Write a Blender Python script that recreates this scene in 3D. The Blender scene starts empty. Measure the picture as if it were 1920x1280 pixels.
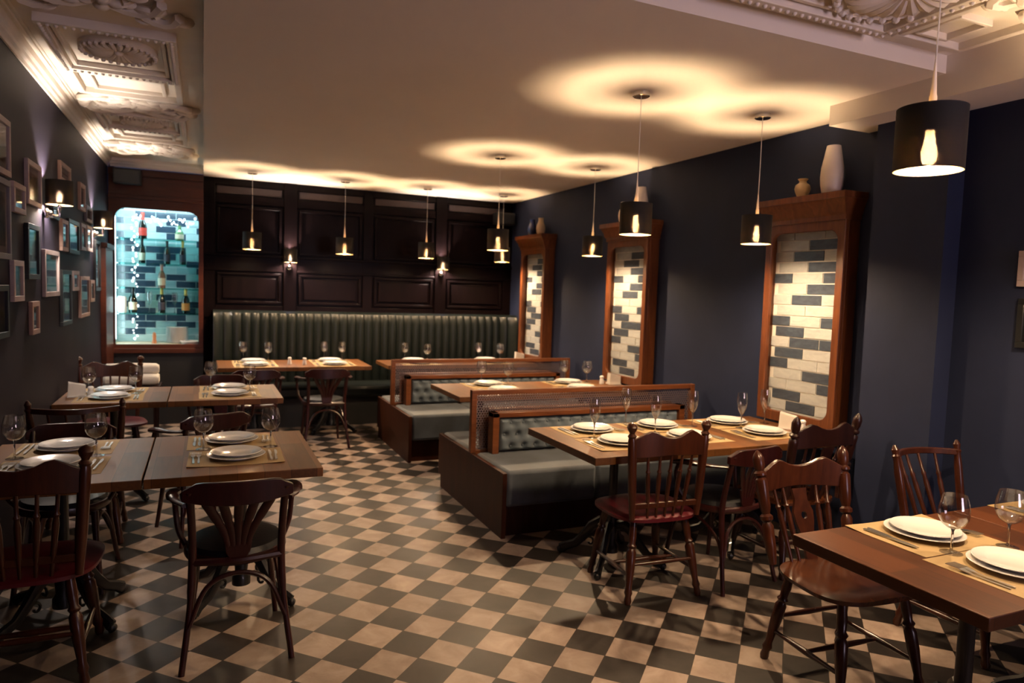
import bpy, math, random
from mathutils import Vector, Matrix, noise
S = bpy.context.scene
COL = S.collection
PI = math.pi
R = math.radians

# ------------------------------------------------------------------ camera
YAW, PITCH, ROLL, FPX = 0.41659446, -0.07099682, 0.03290516, 1311.958
def cam_axes():
    cy, sy = math.cos(YAW), math.sin(YAW)
    f = Vector((sy*math.cos(PITCH), cy*math.cos(PITCH), math.sin(PITCH)))
    r = Vector((cy, -sy, 0)); u = r.cross(f)
    return math.cos(ROLL)*r + math.sin(ROLL)*u, -math.sin(ROLL)*r + math.cos(ROLL)*u, f
r_, u_, f_ = cam_axes()
cam = bpy.data.cameras.new('camera'); camo = bpy.data.objects.new('camera', cam); COL.objects.link(camo)
m = Matrix(((r_.x, u_.x, -f_.x), (r_.y, u_.y, -f_.y), (r_.z, u_.z, -f_.z))).to_4x4()
m.translation = (0, 0, 1.6)
camo.matrix_world = m
cam.sensor_fit = 'HORIZONTAL'; cam.sensor_width = 36; cam.lens = FPX/1920*36
cam.clip_start = .05
cam.dof.use_dof = True; cam.dof.focus_distance = 2.75; cam.dof.aperture_fstop = 2.8
S.camera = camo

# ------------------------------------------------------------------ world, daylight, exposure
W = bpy.data.worlds.new('world'); S.world = W; W.use_nodes = True
W.node_tree.nodes['Background'].inputs[0].default_value = (.12, .2, .5, 1)
W.node_tree.nodes['Background'].inputs[1].default_value = .5
S.view_settings.view_transform = 'Standard'; S.view_settings.look = 'None'
S.view_settings.gamma = 1; S.view_settings.exposure = -0.03; S.view_settings.use_curve_mapping = False
S.cycles.max_bounces = 8; S.cycles.diffuse_bounces = 4; S.cycles.glossy_bounces = 4
S.cycles.transmission_bounces = 6; S.cycles.transparent_max_bounces = 24
S.cycles.sample_clamp_indirect = 12; S.cycles.caustics_reflective = False; S.cycles.caustics_refractive = False
S.cycles.use_denoising = True; S.cycles.blur_glossy = 1
WARM = (1.0, .69, .40); LAMP_W = 68.0
COOLW = (.93, .9, 1.0)
def lamp(name, kind, loc, power, color, parent=None, size=.02, **kw):
    l = bpy.data.lights.new(name, kind); l.energy = power; l.color = color
    if kind in ('POINT', 'SPOT'): l.shadow_soft_size = size
    o = bpy.data.objects.new(name, l); COL.objects.link(o); o.location = loc
    if parent: o.parent = parent
    for k, v in kw.items(): setattr(l, k, v)
    return o
dl = lamp('window_daylight', 'AREA', (2.9, -2.9, 1.5), 58, (.86, .66, .80), shape='RECTANGLE')
dl.data.size = 1.4; dl.data.size_y = 1.5; dl.rotation_euler = (R(122), 0, R(8)); dl.data.spread = R(110)

# ------------------------------------------------------------------ materials
def new_mat(name):
    m = bpy.data.materials.new(name); m.use_nodes = True
    nt = m.node_tree; b = nt.nodes['Principled BSDF']
    return m, nt, b
def lk(nt, a, b): nt.links.new(a, b)
def math_n(nt, op, a, b=None, c=None):
    n = nt.nodes.new('ShaderNodeMath'); n.operation = op
    for i, v in enumerate((a, b, c)):
        if v is None: continue
        if isinstance(v, (int, float)): n.inputs[i].default_value = v
        else: lk(nt, v, n.inputs[i])
    return n.outputs[0]
def mixc(nt, fac, a, b, mode='MIX'):
    n = nt.nodes.new('ShaderNodeMix'); n.data_type = 'RGBA'; n.blend_type = mode
    for s, v in ((n.inputs[0], fac), (n.inputs[6], a), (n.inputs[7], b)):
        if isinstance(v, (int, float)): s.default_value = v
        elif isinstance(v, tuple): s.default_value = (*v[:3], 1)
        else: lk(nt, v, s)
    return n.outputs[2]
def texco(nt, which='Object', scale=(1, 1, 1), rot=(0, 0, 0), loc=(0, 0, 0)):
    t = nt.nodes.new('ShaderNodeTexCoord'); mp = nt.nodes.new('ShaderNodeMapping')
    mp.inputs['Scale'].default_value = scale; mp.inputs['Rotation'].default_value = rot; mp.inputs['Location'].default_value = loc
    lk(nt, t.outputs[which], mp.inputs[0]); return mp.outputs[0]
def noise_n(nt, vec, scale, detail=4, rough=.55, dist=0):
    n = nt.nodes.new('ShaderNodeTexNoise'); n.inputs['Scale'].default_value = scale
    n.inputs['Detail'].default_value = detail; n.inputs['Roughness'].default_value = rough; n.inputs['Distortion'].default_value = dist
    lk(nt, vec, n.inputs['Vector']); return n.outputs['Fac']
def ramp(nt, fac, stops):
    n = nt.nodes.new('ShaderNodeValToRGB'); e = n.color_ramp.elements
    while len(e) < len(stops): e.new(.5)
    for el, (p, c) in zip(e, stops): el.position = p; el.color = (*c, 1)
    lk(nt, fac, n.inputs[0]); return n.outputs[0]
def bump(nt, b, h, strength, dist=.01):
    n = nt.nodes.new('ShaderNodeBump'); n.inputs['Strength'].default_value = strength; n.inputs['Distance'].default_value = dist
    lk(nt, h, n.inputs['Height']); lk(nt, n.outputs[0], b.inputs['Normal'])
def plain(name, c, rough=.5, metal=0, vary=.12, scale=8, coat=0, bmp=0, spec=.5, sheen=0):
    m, nt, b = new_mat(name)
    f = noise_n(nt, texco(nt), scale)
    lo = tuple(x*(1-vary) for x in c); hi = tuple(min(1, x*(1+vary)) for x in c)
    lk(nt, ramp(nt, f, [(.3, lo), (.7, hi)]), b.inputs['Base Color'])
    b.inputs['Roughness'].default_value = rough; b.inputs['Metallic'].default_value = metal
    b.inputs['Coat Weight'].default_value = coat; b.inputs['Specular IOR Level'].default_value = spec
    b.inputs['Sheen Weight'].default_value = sheen
    if bmp: bump(nt, b, f, bmp)
    return m
def wood(name, dark, light, rough=.35, coat=.3, axis='Z', scale=6, stretch=9, spec=.35):
    m, nt, b = new_mat(name)
    sc = {'X': (1, stretch, stretch), 'Y': (stretch, 1, stretch), 'Z': (stretch, stretch, 1)}[axis]
    v = texco(nt, 'Object', sc)
    f = noise_n(nt, v, scale*.35, 6, .6, 1.2); g = noise_n(nt, v, scale*2.5, 3)
    f2 = math_n(nt, 'ADD', math_n(nt, 'MULTIPLY', f, .75), math_n(nt, 'MULTIPLY', g, .25))
    lk(nt, ramp(nt, f2, [(.32, dark), (.55, tuple((a+c)/2 for a, c in zip(dark, light))), (.72, light)]), b.inputs['Base Color'])
    b.inputs['Roughness'].default_value = rough; b.inputs['Coat Weight'].default_value = coat; b.inputs['Coat Roughness'].default_value = .2; b.inputs['Specular IOR Level'].default_value = spec
    bump(nt, b, g, .06, .004)
    return m
def plank_wood(name, base, w=.115, length=.9, var=.5):
    m, nt, b = new_mat(name)
    v = texco(nt)
    s = nt.nodes.new('ShaderNodeSeparateXYZ'); lk(nt, v, s.inputs[0])
    px = math_n(nt, 'DIVIDE', s.outputs[0], w); ix = math_n(nt, 'FLOOR', px)
    wn = nt.nodes.new('ShaderNodeTexWhiteNoise'); wn.noise_dimensions = '1D'; lk(nt, ix, wn.inputs['W'])
    py = math_n(nt, 'ADD', math_n(nt, 'DIVIDE', s.outputs[1], length), wn.outputs['Value']); iy = math_n(nt, 'FLOOR', py)
    wn2 = nt.nodes.new('ShaderNodeTexWhiteNoise'); wn2.noise_dimensions = '2D'
    cb = nt.nodes.new('ShaderNodeCombineXYZ'); lk(nt, ix, cb.inputs[0]); lk(nt, iy, cb.inputs[1]); lk(nt, cb.outputs[0], wn2.inputs['Vector'])
    g = noise_n(nt, texco(nt, 'Object', (14, 1.2, 14)), 3, 6, .6, .8)
    val = math_n(nt, 'ADD', math_n(nt, 'MULTIPLY', wn2.outputs['Value'], var), math_n(nt, 'MULTIPLY', g, 1-var*.6))
    c = ramp(nt, val, [(.2, tuple(x*.5 for x in base)), (.5, base), (.85, tuple(min(1, x*1.5) for x in base))])
    fx = math_n(nt, 'FRACT', px)
    seam = math_n(nt, 'LESS_THAN', fx, .015)
    lk(nt, mixc(nt, seam, c, tuple(x*.25 for x in base)), b.inputs['Base Color'])
    b.inputs['Roughness'].default_value = .42; b.inputs['Coat Weight'].default_value = .04; b.inputs['Specular IOR Level'].default_value = .35
    bump(nt, b, g, .05, .003)
    return m
def emis(name, c, s):
    m, nt, b = new_mat(name); b.inputs['Base Color'].default_value = (*c, 1)
    b.inputs['Emission Color'].default_value = (*c, 1); b.inputs['Emission Strength'].default_value = s
    return m
def thin_glass(name, tint=(1, 1, 1), refl=1.0, base=.04, rough=.03):
    m = bpy.data.materials.new(name); m.use_nodes = True; nt = m.node_tree
    nt.nodes.clear(); o = nt.nodes.new('ShaderNodeOutputMaterial')
    t = nt.nodes.new('ShaderNodeBsdfTransparent'); t.inputs[0].default_value = (*tint, 1)
    g = nt.nodes.new('ShaderNodeBsdfGlossy'); g.inputs['Roughness'].default_value = rough
    lw = nt.nodes.new('ShaderNodeLayerWeight'); lw.inputs[0].default_value = .25
    fac = math_n(nt, 'MULTIPLY_ADD', math_n(nt, 'POWER', lw.outputs['Facing'], 2.0), .75*refl, base)
    mx = nt.nodes.new('ShaderNodeMixShader'); lk(nt, fac, mx.inputs[0]); lk(nt, t.outputs[0], mx.inputs[1]); lk(nt, g.outputs[0], mx.inputs[2])
    lk(nt, mx.outputs[0], o.inputs[0]); return m
def solid_glass_mat(name):
    m, nt, b = new_mat(name); b.inputs['Transmission Weight'].default_value = 1; b.inputs['Roughness'].default_value = .04
    b.inputs['IOR'].default_value = 1.5; return m
def shade_fabric(name):
    m, nt, b = new_mat(name)
    b.inputs['Base Color'].default_value = (.007, .006, .006, 1); b.inputs['Roughness'].default_value = .8
    v = texco(nt, 'Object', (3, 3, 260)); f = noise_n(nt, v, 1.2, 2)
    tr = nt.nodes.new('ShaderNodeBsdfTransparent'); tr.inputs[0].default_value = (1, .93, .84, 1)
    mx = nt.nodes.new('ShaderNodeMixShader'); lk(nt, math_n(nt, 'MULTIPLY', f, .085), mx.inputs[0])
    lk(nt, b.outputs[0], mx.inputs[1]); lk(nt, tr.outputs[0], mx.inputs[2])
    lk(nt, mx.outputs[0], nt.nodes['Material Output'].inputs[0]); return m
def lining_mat(name):
    m, nt, b = new_mat(name)
    b.inputs['Base Color'].default_value = (.13, .082, .034, 1); b.inputs['Roughness'].default_value = .45; b.inputs['Metallic'].default_value = .35
    tr = nt.nodes.new('ShaderNodeBsdfTransparent'); tr.inputs[0].default_value = (1, .95, .88, 1)
    mx = nt.nodes.new('ShaderNodeMixShader'); f = noise_n(nt, texco(nt, 'Object', (3, 3, 260)), 1.2, 2)
    lk(nt, math_n(nt, 'MULTIPLY', f, 1.3), mx.inputs[0])
    lk(nt, b.outputs[0], mx.inputs[1]); lk(nt, tr.outputs[0], mx.inputs[2])
    lk(nt, mx.outputs[0], nt.nodes['Material Output'].inputs[0]); return m
def floor_mat():
    m, nt, b = new_mat('checker_tiles')
    s_, th, ox, oy = .18416, -.792920540, 1.24833, 2.95757
    v = texco(nt, 'Object')
    def lin(ax, ay):
        d = nt.nodes.new('ShaderNodeVectorMath'); d.operation = 'DOT_PRODUCT'; lk(nt, v, d.inputs[0])
        d.inputs[1].default_value = (ax/s_, ay/s_, 0)
        return math_n(nt, 'SUBTRACT', d.outputs['Value'], (ax*ox+ay*oy)/s_)
    u = lin(math.cos(th), math.sin(th)); w = lin(math.sin(th), -math.cos(th))
    iu, iw = math_n(nt, 'FLOOR', u), math_n(nt, 'FLOOR', w)
    par = math_n(nt, 'MODULO', math_n(nt, 'ADD', math_n(nt, 'ADD', iu, iw), 1000), 2)
    wn = nt.nodes.new('ShaderNodeTexWhiteNoise'); wn.noise_dimensions = '2D'
    cb = nt.nodes.new('ShaderNodeCombineXYZ'); lk(nt, iu, cb.inputs[0]); lk(nt, iw, cb.inputs[1]); lk(nt, cb.outputs[0], wn.inputs['Vector'])
    off = nt.nodes.new('ShaderNodeVectorMath'); off.operation = 'MULTIPLY_ADD'; lk(nt, wn.outputs['Color'], off.inputs[0]); off.inputs[1].default_value = (9, 9, 9); lk(nt, v, off.inputs[2])
    n1 = noise_n(nt, off.outputs[0], 7, 5, .6, .6)
    light = ramp(nt, n1, [(.3, (.215, .155, .128)), (.55, (.315, .242, .202)), (.75, (.39, .315, .27))])
    dark = ramp(nt, n1, [(.3, (.016, .013, .012)), (.7, (.034, .027, .024))])
    c = mixc(nt, par, light, dark)
    tv = math_n(nt, 'MULTIPLY_ADD', wn.outputs['Value'], .3, .85)
    cc = nt.nodes.new('ShaderNodeCombineColor')
    for i in range(3): lk(nt, tv, cc.inputs[i])
    c = mixc(nt, 1.0, c, cc.outputs[0], 'MULTIPLY')
    def edge(x):
        f = math_n(nt, 'FRACT', x); return math_n(nt, 'MINIMUM', f, math_n(nt, 'SUBTRACT', 1, f))
    e = math_n(nt, 'MINIMUM', edge(u), edge(w))
    c = mixc(nt, math_n(nt, 'LESS_THAN', e, .011), c, (.03, .022, .018))
    lk(nt, c, b.inputs['Base Color'])
    rg = noise_n(nt, v, 3, 3); lk(nt, math_n(nt, 'MULTIPLY_ADD', rg, .2, .3), b.inputs['Roughness'])
    b.inputs['Specular IOR Level'].default_value = .26
    return m
def tile_mix(name, a, bb, rough=.25):
    m, nt, b = new_mat(name)
    v = texco(nt, 'Object', (1, 2, 6)); f = noise_n(nt, v, 5, 5, .65, 1)
    lk(nt, ramp(nt, f, [(.3, a), (.7, bb)]), b.inputs['Base Color']); b.inputs['Roughness'].default_value = rough
    b.inputs['Coat Weight'].default_value = .3
    return m
def mesh_metal():
    m, nt, b = new_mat('perforated_metal')
    b.inputs['Base Color'].default_value = (.22, .165, .17, 1); b.inputs['Metallic'].default_value = .7; b.inputs['Roughness'].default_value = .42
    v = texco(nt); s = nt.nodes.new('ShaderNodeSeparateXYZ'); lk(nt, v, s.inputs[0])
    p = .02
    def lattice(o):
        fx = math_n(nt, 'SUBTRACT', math_n(nt, 'FRACT', math_n(nt, 'ADD', math_n(nt, 'DIVIDE', s.outputs[0], p), o)), .5)
        fz = math_n(nt, 'MULTIPLY', math_n(nt, 'SUBTRACT', math_n(nt, 'FRACT', math_n(nt, 'ADD', math_n(nt, 'DIVIDE', s.outputs[2], p*1.732), o)), .5), 1.732)
        return math_n(nt, 'ADD', math_n(nt, 'MULTIPLY', fx, fx), math_n(nt, 'MULTIPLY', fz, fz))
    d = math_n(nt, 'MINIMUM', lattice(0), lattice(.5))
    hole = math_n(nt, 'LESS_THAN', d, .13)
    tr = nt.nodes.new('ShaderNodeBsdfTransparent'); mx = nt.nodes.new('ShaderNodeMixShader')
    lk(nt, hole, mx.inputs[0]); lk(nt, b.outputs[0], mx.inputs[1]); lk(nt, tr.outputs[0], mx.inputs[2])
    lk(nt, mx.outputs[0], nt.nodes['Material Output'].inputs[0]); return m
def picture_mat(name, a, b_, c_, sc):
    m, nt, b = new_mat(name)
    f = noise_n(nt, texco(nt), sc, 5, .6, 1.5)
    lk(nt, ramp(nt, f, [(.3, a), (.5, b_), (.72, c_)]), b.inputs['Base Color']); b.inputs['Roughness'].default_value = .5
    return m
M = dict(
 floor=floor_mat(),
 ceil=plain('ceiling_paint', (.84, .77, .68), .6, vary=.02, scale=2),
 plaster=plain('moulding_plaster', (.82, .75, .65), .5, vary=.03),
 navy=plain('navy_wall_paint', (.016, .022, .052), .6, vary=.1, scale=3, spec=.2),
 leftwall=plain('dark_left_wall_paint', (.017, .014, .026), .6, vary=.1, scale=3, spec=.15),
 panel=wood('dark_panel_wood', (.0022, .0012, .0015), (.007, .0036, .0036), .3, 0, 'Z', 5, spec=.06),
 grille=plain('panel_grille', (.04, .028, .028), .6, spec=.2),
 frame_wood=wood('warm_frame_wood', (.075, .021, .006), (.19, .06, .018), .38, .1, 'Z', 6),
 frame_wood_x=wood('warm_rail_wood', (.075, .021, .006), (.19, .06, .018), .38, .1, 'X', 6),
 booth_wood=wood('booth_panel_wood', (.024, .0055, .0018), (.052, .013, .0035), .5, 0, 'Z', 5, spec=.18),
 bar_wood=wood('bar_surround_wood', (.035, .008, .004), (.085, .02, .008), .4, .05, 'X', 5, spec=.3),
 chair_red=wood('mahogany_chair_wood', (.016, .0032, .0032), (.042, .0078, .0066), .3, .25, 'Z', 7),
 chair_brown=wood('brown_chair_wood', (.024, .006, .0032), (.068, .018, .007), .28, .3, 'Z', 7),
 chair_dark=wood('dark_chair_wood', (.012, .0035, .0028), (.03, .0085, .006), .3, .25, 'Z', 7),
 seat_wood=wood('saddle_seat_wood', (.03, .008, .003), (.095, .028, .009), .25, .3, 'Y', 5),
 red_leather=plain('red_leather', (.075, .004, .009), .4, coat=.05, bmp=.05, scale=60),
 black_leather=plain('black_leather', (.008, .008, .010), .38, coat=0, spec=.35, bmp=.05, scale=60),
 green_leather=plain('green_leather', (.006, .0085, .008), .34, spec=.33, coat=0, bmp=.04, scale=50),
 velvet=plain('grey_blue_velvet', (.07, .092, .118), .75, vary=.25, scale=5, sheen=.2),
 seat_velvet=plain('seat_velvet', (.050, .062, .080), .7, vary=.4, scale=4, sheen=.2),
 top_a=plank_wood('oak_planks', (.115, .045, .0125), var=.7),
 top_b=plank_wood('dark_planks', (.068, .021, .006), w=.14, var=.55),
 iron=plain('black_iron', (.010, .010, .012), .4, .3, coat=.3),
 paper=plain('kraft_paper', (.38, .265, .125), .75, vary=.06, scale=20),
 china=plain('white_china', (.74, .725, .71), .18, vary=.01, coat=.4),
 steel=plain('cutlery_steel', (.7, .68, .66), .28, 1, vary=.03),
 chrome=plain('chrome', (.75, .73, .70), .1, 1, vary=.02),
 linen=plain('white_linen', (.72, .68, .62), .85, vary=.05),
 cord=plain('pale_cord', (.9, .86, .78), .5),
 shade=shade_fabric('black_shade_fabric'), lining=lining_mat('gold_shade_lining'),
 glow=emis('frosted_bulb', WARM, 3300), sconce_glow=emis('frosted_sconce_bulb', (1, .83, .70), 4600), filament=emis('led_filament', (1, .80, .55), 2400), bulbglass=thin_glass('bulb_glass', (1, .95, .85), .4, .03),
 solid_glass=solid_glass_mat('solid_stem_glass'), glass=thin_glass('clear_glass', (.965, .965, .965), 1.55, .095, .055), pane=thin_glass('pane_glass', (.97, .97, .97), .9, .06),
 shelfglass=thin_glass('shelf_glass', (.50, .82, .80), .6, .12),
 white_frame=plain('white_frame_paint', (.42, .34, .33), .5), pink_frame=plain('pale_wood_frame', (.34, .22, .18), .5),
 black_frame=plain('black_frame_paint', (.008, .009, .010), .4), grey_frame=plain('grey_frame_paint', (.2, .18, .2), .5),
 passe=plain('passepartout', (.30, .26, .25), .8),
 pic1=picture_mat('photo_print_dark', (.01, .01, .012), (.05, .045, .045), (.16, .14, .13), 9),
 pic2=picture_mat('photo_print_sepia', (.03, .018, .012), (.12, .07, .05), (.3, .2, .14), 12),
 pic3=picture_mat('photo_print_grey', (.02, .03, .03), (.08, .10, .10), (.25, .28, .28), 7),
 tile_light=tile_mix('light_glazed_tile', (.34, .355, .36), (.46, .47, .465)), tile_navy=tile_mix('navy_glazed_tile', (.035, .045, .065), (.07, .085, .11)),
 grout=plain('white_grout', (.62, .60, .55), .8),
 bar_tile=tile_mix('teal_glazed_tile', (.26, .42, .46), (.40, .56, .58)), bar_tile2=tile_mix('pale_teal_tile', (.36, .50, .52), (.48, .62, .62)),
 bar_navy=tile_mix('bar_navy_tile', (.02, .045, .075), (.04, .075, .115)), bar_grout=plain('bar_grout', (.62, .74, .74), .7),
 led=emis('led_strip', (.72, .95, 1.0), 14),
 glint=emis('led_glint', (.85, .97, 1.0), 3.5), mesh=mesh_metal(), black=plain('black_plastic', (.008, .008, .009), .5),  # the second emitter imitates glints of the LED strip, no lamp
 vase_w=plain('white_vase_glaze', (.66, .58, .52), .4, vary=.04), vase_c=plain('cream_vase_glaze', (.55, .42, .26), .4, vary=.08), vase_b=plain('blue_vase_glaze', (.02, .03, .11), .15, vary=.3, coat=.5),
 bottle_dark=plain('dark_bottle_glass', (.006, .008, .006), .08, coat=.6), bottle_green=plain('green_bottle_glass', (.10, .22, .09), .1, coat=.6), bottle_rose=plain('rose_bottle_glass', (.22, .10, .06), .1, coat=.6),
 foil_red=plain('red_foil', (.45, .05, .035), .35), foil_pink=plain('pink_foil', (.55, .20, .16), .35), foil_gold=plain('gold_foil', (.60, .40, .10), .3, .6), foil_black=plain('black_foil', (.01, .01, .01), .3),
 lab_red=plain('red_label', (.5, .04, .025), .5), lab_cream=plain('cream_label', (.62, .56, .42), .6), lab_orange=plain('orange_label', (.62, .26, .05), .5), lab_dark=plain('dark_label', (.03, .03, .05), .5),
 copper=plain('copper_cup', (.5, .22, .11), .4, .5),
)

# ------------------------------------------------------------------ mesh builder
class MB:
    def __init__(s): s.v = []; s.f = []; s.mi = []
    def add(s, vs, fs, mi=0, mat=None):
        o = len(s.v)
        s.v += [tuple(mat @ Vector(p)) if mat else tuple(p) for p in vs]
        for f in fs: s.f.append([i+o for i in f]); s.mi.append(mi)
        return s
    def box(s, x0, x1, y0, y1, z0, z1, mi=0, mat=None):
        v = [(x, y, z) for z in (z0, z1) for y in (y0, y1) for x in (x0, x1)]
        return s.add(v, [(0, 2, 3, 1), (4, 5, 7, 6), (0, 1, 5, 4), (2, 6, 7, 3), (0, 4, 6, 2), (1, 3, 7, 5)], mi, mat)
    def lathe(s, prof, n=24, mi=0, mat=None, closed=False, sx=1, sy=1):
        vs = []; fs = []; k = len(prof)
        for i in range(n):
            a = 2*PI*i/n
            for r, z in prof: vs.append((r*math.cos(a)*sx, r*math.sin(a)*sy, z))
        for i in range(n):
            j = (i+1) % n
            for q in range(k-1): fs.append((i*k+q, j*k+q, j*k+q+1, i*k+q+1))
            if closed: fs.append((i*k+k-1, j*k+k-1, j*k, i*k))
        if not closed:
            if prof[0][0] > 1e-5: fs.append(tuple(i*k for i in range(n))[::-1])
            if prof[-1][0] > 1e-5: fs.append(tuple(i*k+k-1 for i in range(n)))
        return s.add(vs, fs, mi, mat)
    def turned(s, p0, p1, prof, n=12, mi=0):
        p0 = Vector(p0); p1 = Vector(p1); d = p1-p0; L = d.length
        q = Vector((0, 0, 1)).rotation_difference(d).to_matrix().to_4x4(); q.translation = p0
        return s.lathe([(r, t*L) for t, r in prof], n, mi, q)
    def tube(s, pts, rad, n=8, mi=0, flat=1.0, up=None):
        pts = [Vector(p) for p in pts]; k = len(pts)
        if isinstance(rad, (int, float)): rad = [rad]*k
        vs = []; fs = []; u = None
        for i, p in enumerate(pts):
            t = (pts[min(i+1, k-1)]-pts[max(i-1, 0)]).normalized()
            if u is None:
                ref = Vector(up) if up else (Vector((0, 0, 1)) if abs(t.z) < .9 else Vector((1, 0, 0)))
                u = (ref-t*ref.dot(t)).normalized()
            else: u = (u-t*u.dot(t)).normalized()
            w = t.cross(u)
            for a in range(n):
                c = 2*PI*a/n; vs.append(p+u*math.cos(c)*rad[i]*flat+w*math.sin(c)*rad[i])
        for i in range(k-1):
            for a in range(n):
                b = (a+1) % n; fs.append((i*n+a, i*n+b, (i+1)*n+b, (i+1)*n+a))
        fs.append(tuple(range(n))[::-1]); fs.append(tuple((k-1)*n+a for a in range(n)))
        return s.add(vs, fs, mi)
    def prism(s, outline, d, mi=0, mat=None):          # outline in XZ, thickness d along Y (centred)
        n = len(outline)
        vs = [(x, -d/2, z) for x, z in outline]+[(x, d/2, z) for x, z in outline]
        fs = [tuple(range(n)), tuple(range(2*n-1, n-1, -1))]+[(i+n, (i+1) % n+n, (i+1) % n, i) for i in range(n)]
        return s.add(vs, fs, mi, mat)
    def strip(s, top, bot, d, mi=0, yf=None):           # board between two polylines (x,z); y offset yf(x)
        k = len(top); vs = []; fs = []
        for (a, b) in zip(top, bot):
            for (x, z) in (a, b):
                y = yf(x) if yf else 0
                vs += [(x, y-d/2, z), (x, y+d/2, z)]
        for i in range(k-1):
            a, b = i*4, i*4+4
            fs += [(a, b, b+1, a+1), (a+2, a+3, b+3, b+2), (a, a+2, b+2, b), (a+1, b+1, b+3, a+3)]
        fs += [(0, 1, 3, 2), ((k-1)*4, (k-1)*4+2, (k-1)*4+3, (k-1)*4+1)]
        return s.add(vs, fs, mi)
    def ball(s, c, r, n=12, mi=0, sx=1, sy=1, sz=1):
        prof = [(max(0, r*math.sin(PI*i/8)), -r*math.cos(PI*i/8)) for i in range(9)]
        mt = Matrix.Translation(c) @ Matrix.Diagonal((sx, sy, sz, 1)); return s.lathe(prof, n, mi, mt)
    def frame(s, x0, x1, z0, z1, w, y0, y1, mi=0):      # rectangular frame, four bars in XZ
        s.box(x0, x1, y0, y1, z0, z0+w, mi); s.box(x0, x1, y0, y1, z1-w, z1, mi)
        s.box(x0, x0+w, y0, y1, z0+w, z1-w, mi); s.box(x1-w, x1, y0, y1, z0+w, z1-w, mi); return s
    def mesh(s, name, mats, smooth=True):
        me = bpy.data.meshes.new(name); me.from_pydata(s.v, [], s.f)
        for mm in (mats if isinstance(mats, (list, tuple)) else [mats]): me.materials.append(mm)
        me.polygons.foreach_set('material_index', s.mi)
        me.polygons.foreach_set('use_smooth', [smooth]*len(s.f))
        me.update()
        if smooth: me.set_sharp_from_angle(angle=R(38))
        return me
def link(name, data, parent=None, loc=None, bev=0):
    o = bpy.data.objects.new(name, data); COL.objects.link(o)
    if parent: o.parent = parent
    if loc: o.location = loc
    if bev:
        md = o.modifiers.new('bevel', 'BEVEL'); md.width = bev; md.segments = 2; md.limit_method = 'ANGLE'; md.angle_limit = R(50)
    return o
def obj(name, mb, mats, parent=None, loc=None, bev=0, smooth=True): return link(name, mb.mesh(name, mats, smooth), parent, loc, bev)
def tag(o, label, cat, group=None):
    o['label'] = label; o['category'] = cat
    if group: o['group'] = group
    return o
def thing(name, label, cat, loc=(0, 0, 0), rz=0, group=None):
    o = bpy.data.objects.new(name, None); COL.objects.link(o); o.location = loc; o.rotation_euler = (0, 0, rz); o.empty_display_size = .1
    return tag(o, label, cat, group)
def struct(name, mb, mats, bev=0, smooth=True):
    o = obj(name, mb, mats, bev=bev, smooth=smooth); o['kind'] = 'structure'; return o
def copy_thing(src, loc, rz, label, group=None):
    c = src.copy(); COL.objects.link(c); c.location = loc; c.rotation_euler = (0, 0, rz); c['label'] = label
    if group: c['group'] = group
    for ch in list(src.children):
        d = ch.copy(); COL.objects.link(d); d.parent = c
        for g in list(ch.children):
            e = g.copy(); COL.objects.link(e); e.parent = d
    return c
PROTO = {}
def place(kind, maker, loc, rz, label, group=None):   # first call builds the thing, later calls copy it
    if kind not in PROTO:
        o = maker(); o.location = loc; o.rotation_euler = (0, 0, rz); o['label'] = label
        if group: o['group'] = group
        PROTO[kind] = o; return o
    return copy_thing(PROTO[kind], loc, rz, label, group)

# ------------------------------------------------------------------ room shell
XL, XR, YB, YF = -.93, 3.80, 8.72, -2.6
CZ, CU = 2.78, 2.87           # dropped ceiling, old plaster ceiling
struct('floor', MB().box(XL-.2, XR+.2, YF-.2, YB+.9, -.1, 0), M['floor'])
struct('wall_left', MB().box(XL-.2, XL, YF-.2, YB+.9, 0, 3.1), M['leftwall'])
struct('wall_right', MB().box(XR, XR+.2, YF-.2, YB+.9, 0, 3.1), M['navy'])
struct('wall_back', MB().box(0.0, XR, YB, YB+.9, 0, 3.1), M['panel'])
struct('ceiling', MB().box(0.0, XR, 2.47, YB, CZ, CU+.02), M['ceil'])
struct('ceiling_plaster', MB().box(XL-.2, XR+.2, YF-.2, YB+.9, CU, CU+.15), M['plaster'])
# front wall behind the camera with a street window
wf = MB()
wf.box(XL, 2.15, YF-.15, YF, 0, CU); wf.box(3.65, XR, YF-.15, YF, 0, CU); wf.box(2.15, 3.65, YF-.15, YF, 0, .9); wf.box(2.15, 3.65, YF-.15, YF, 2.45, CU)
struct('wall_front', wf, M['navy'])
w1 = struct('window_1', MB().frame(2.15, 3.65, .9, 2.45, .06, YF-.12, YF-.04), M['black_frame'])
obj('mullion', MB().box(2.88, 2.92, YF-.11, YF-.05, .96, 2.39), M['black_frame'], w1)
obj('pane', MB().box(2.21, 3.59, YF-.085, YF-.08, .96, 2.39), M['pane'], w1)
# beam along the right wall and the pillar under it
struct('trim_1', MB().box(3.46, XR+.1, YF, 3.19, 2.66, CU+.01), M['ceil'])
struct('wall_pillar', MB().box(3.67, XR+.1, 2.56, 3.02, 0, 2.66), M['navy'])
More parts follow.
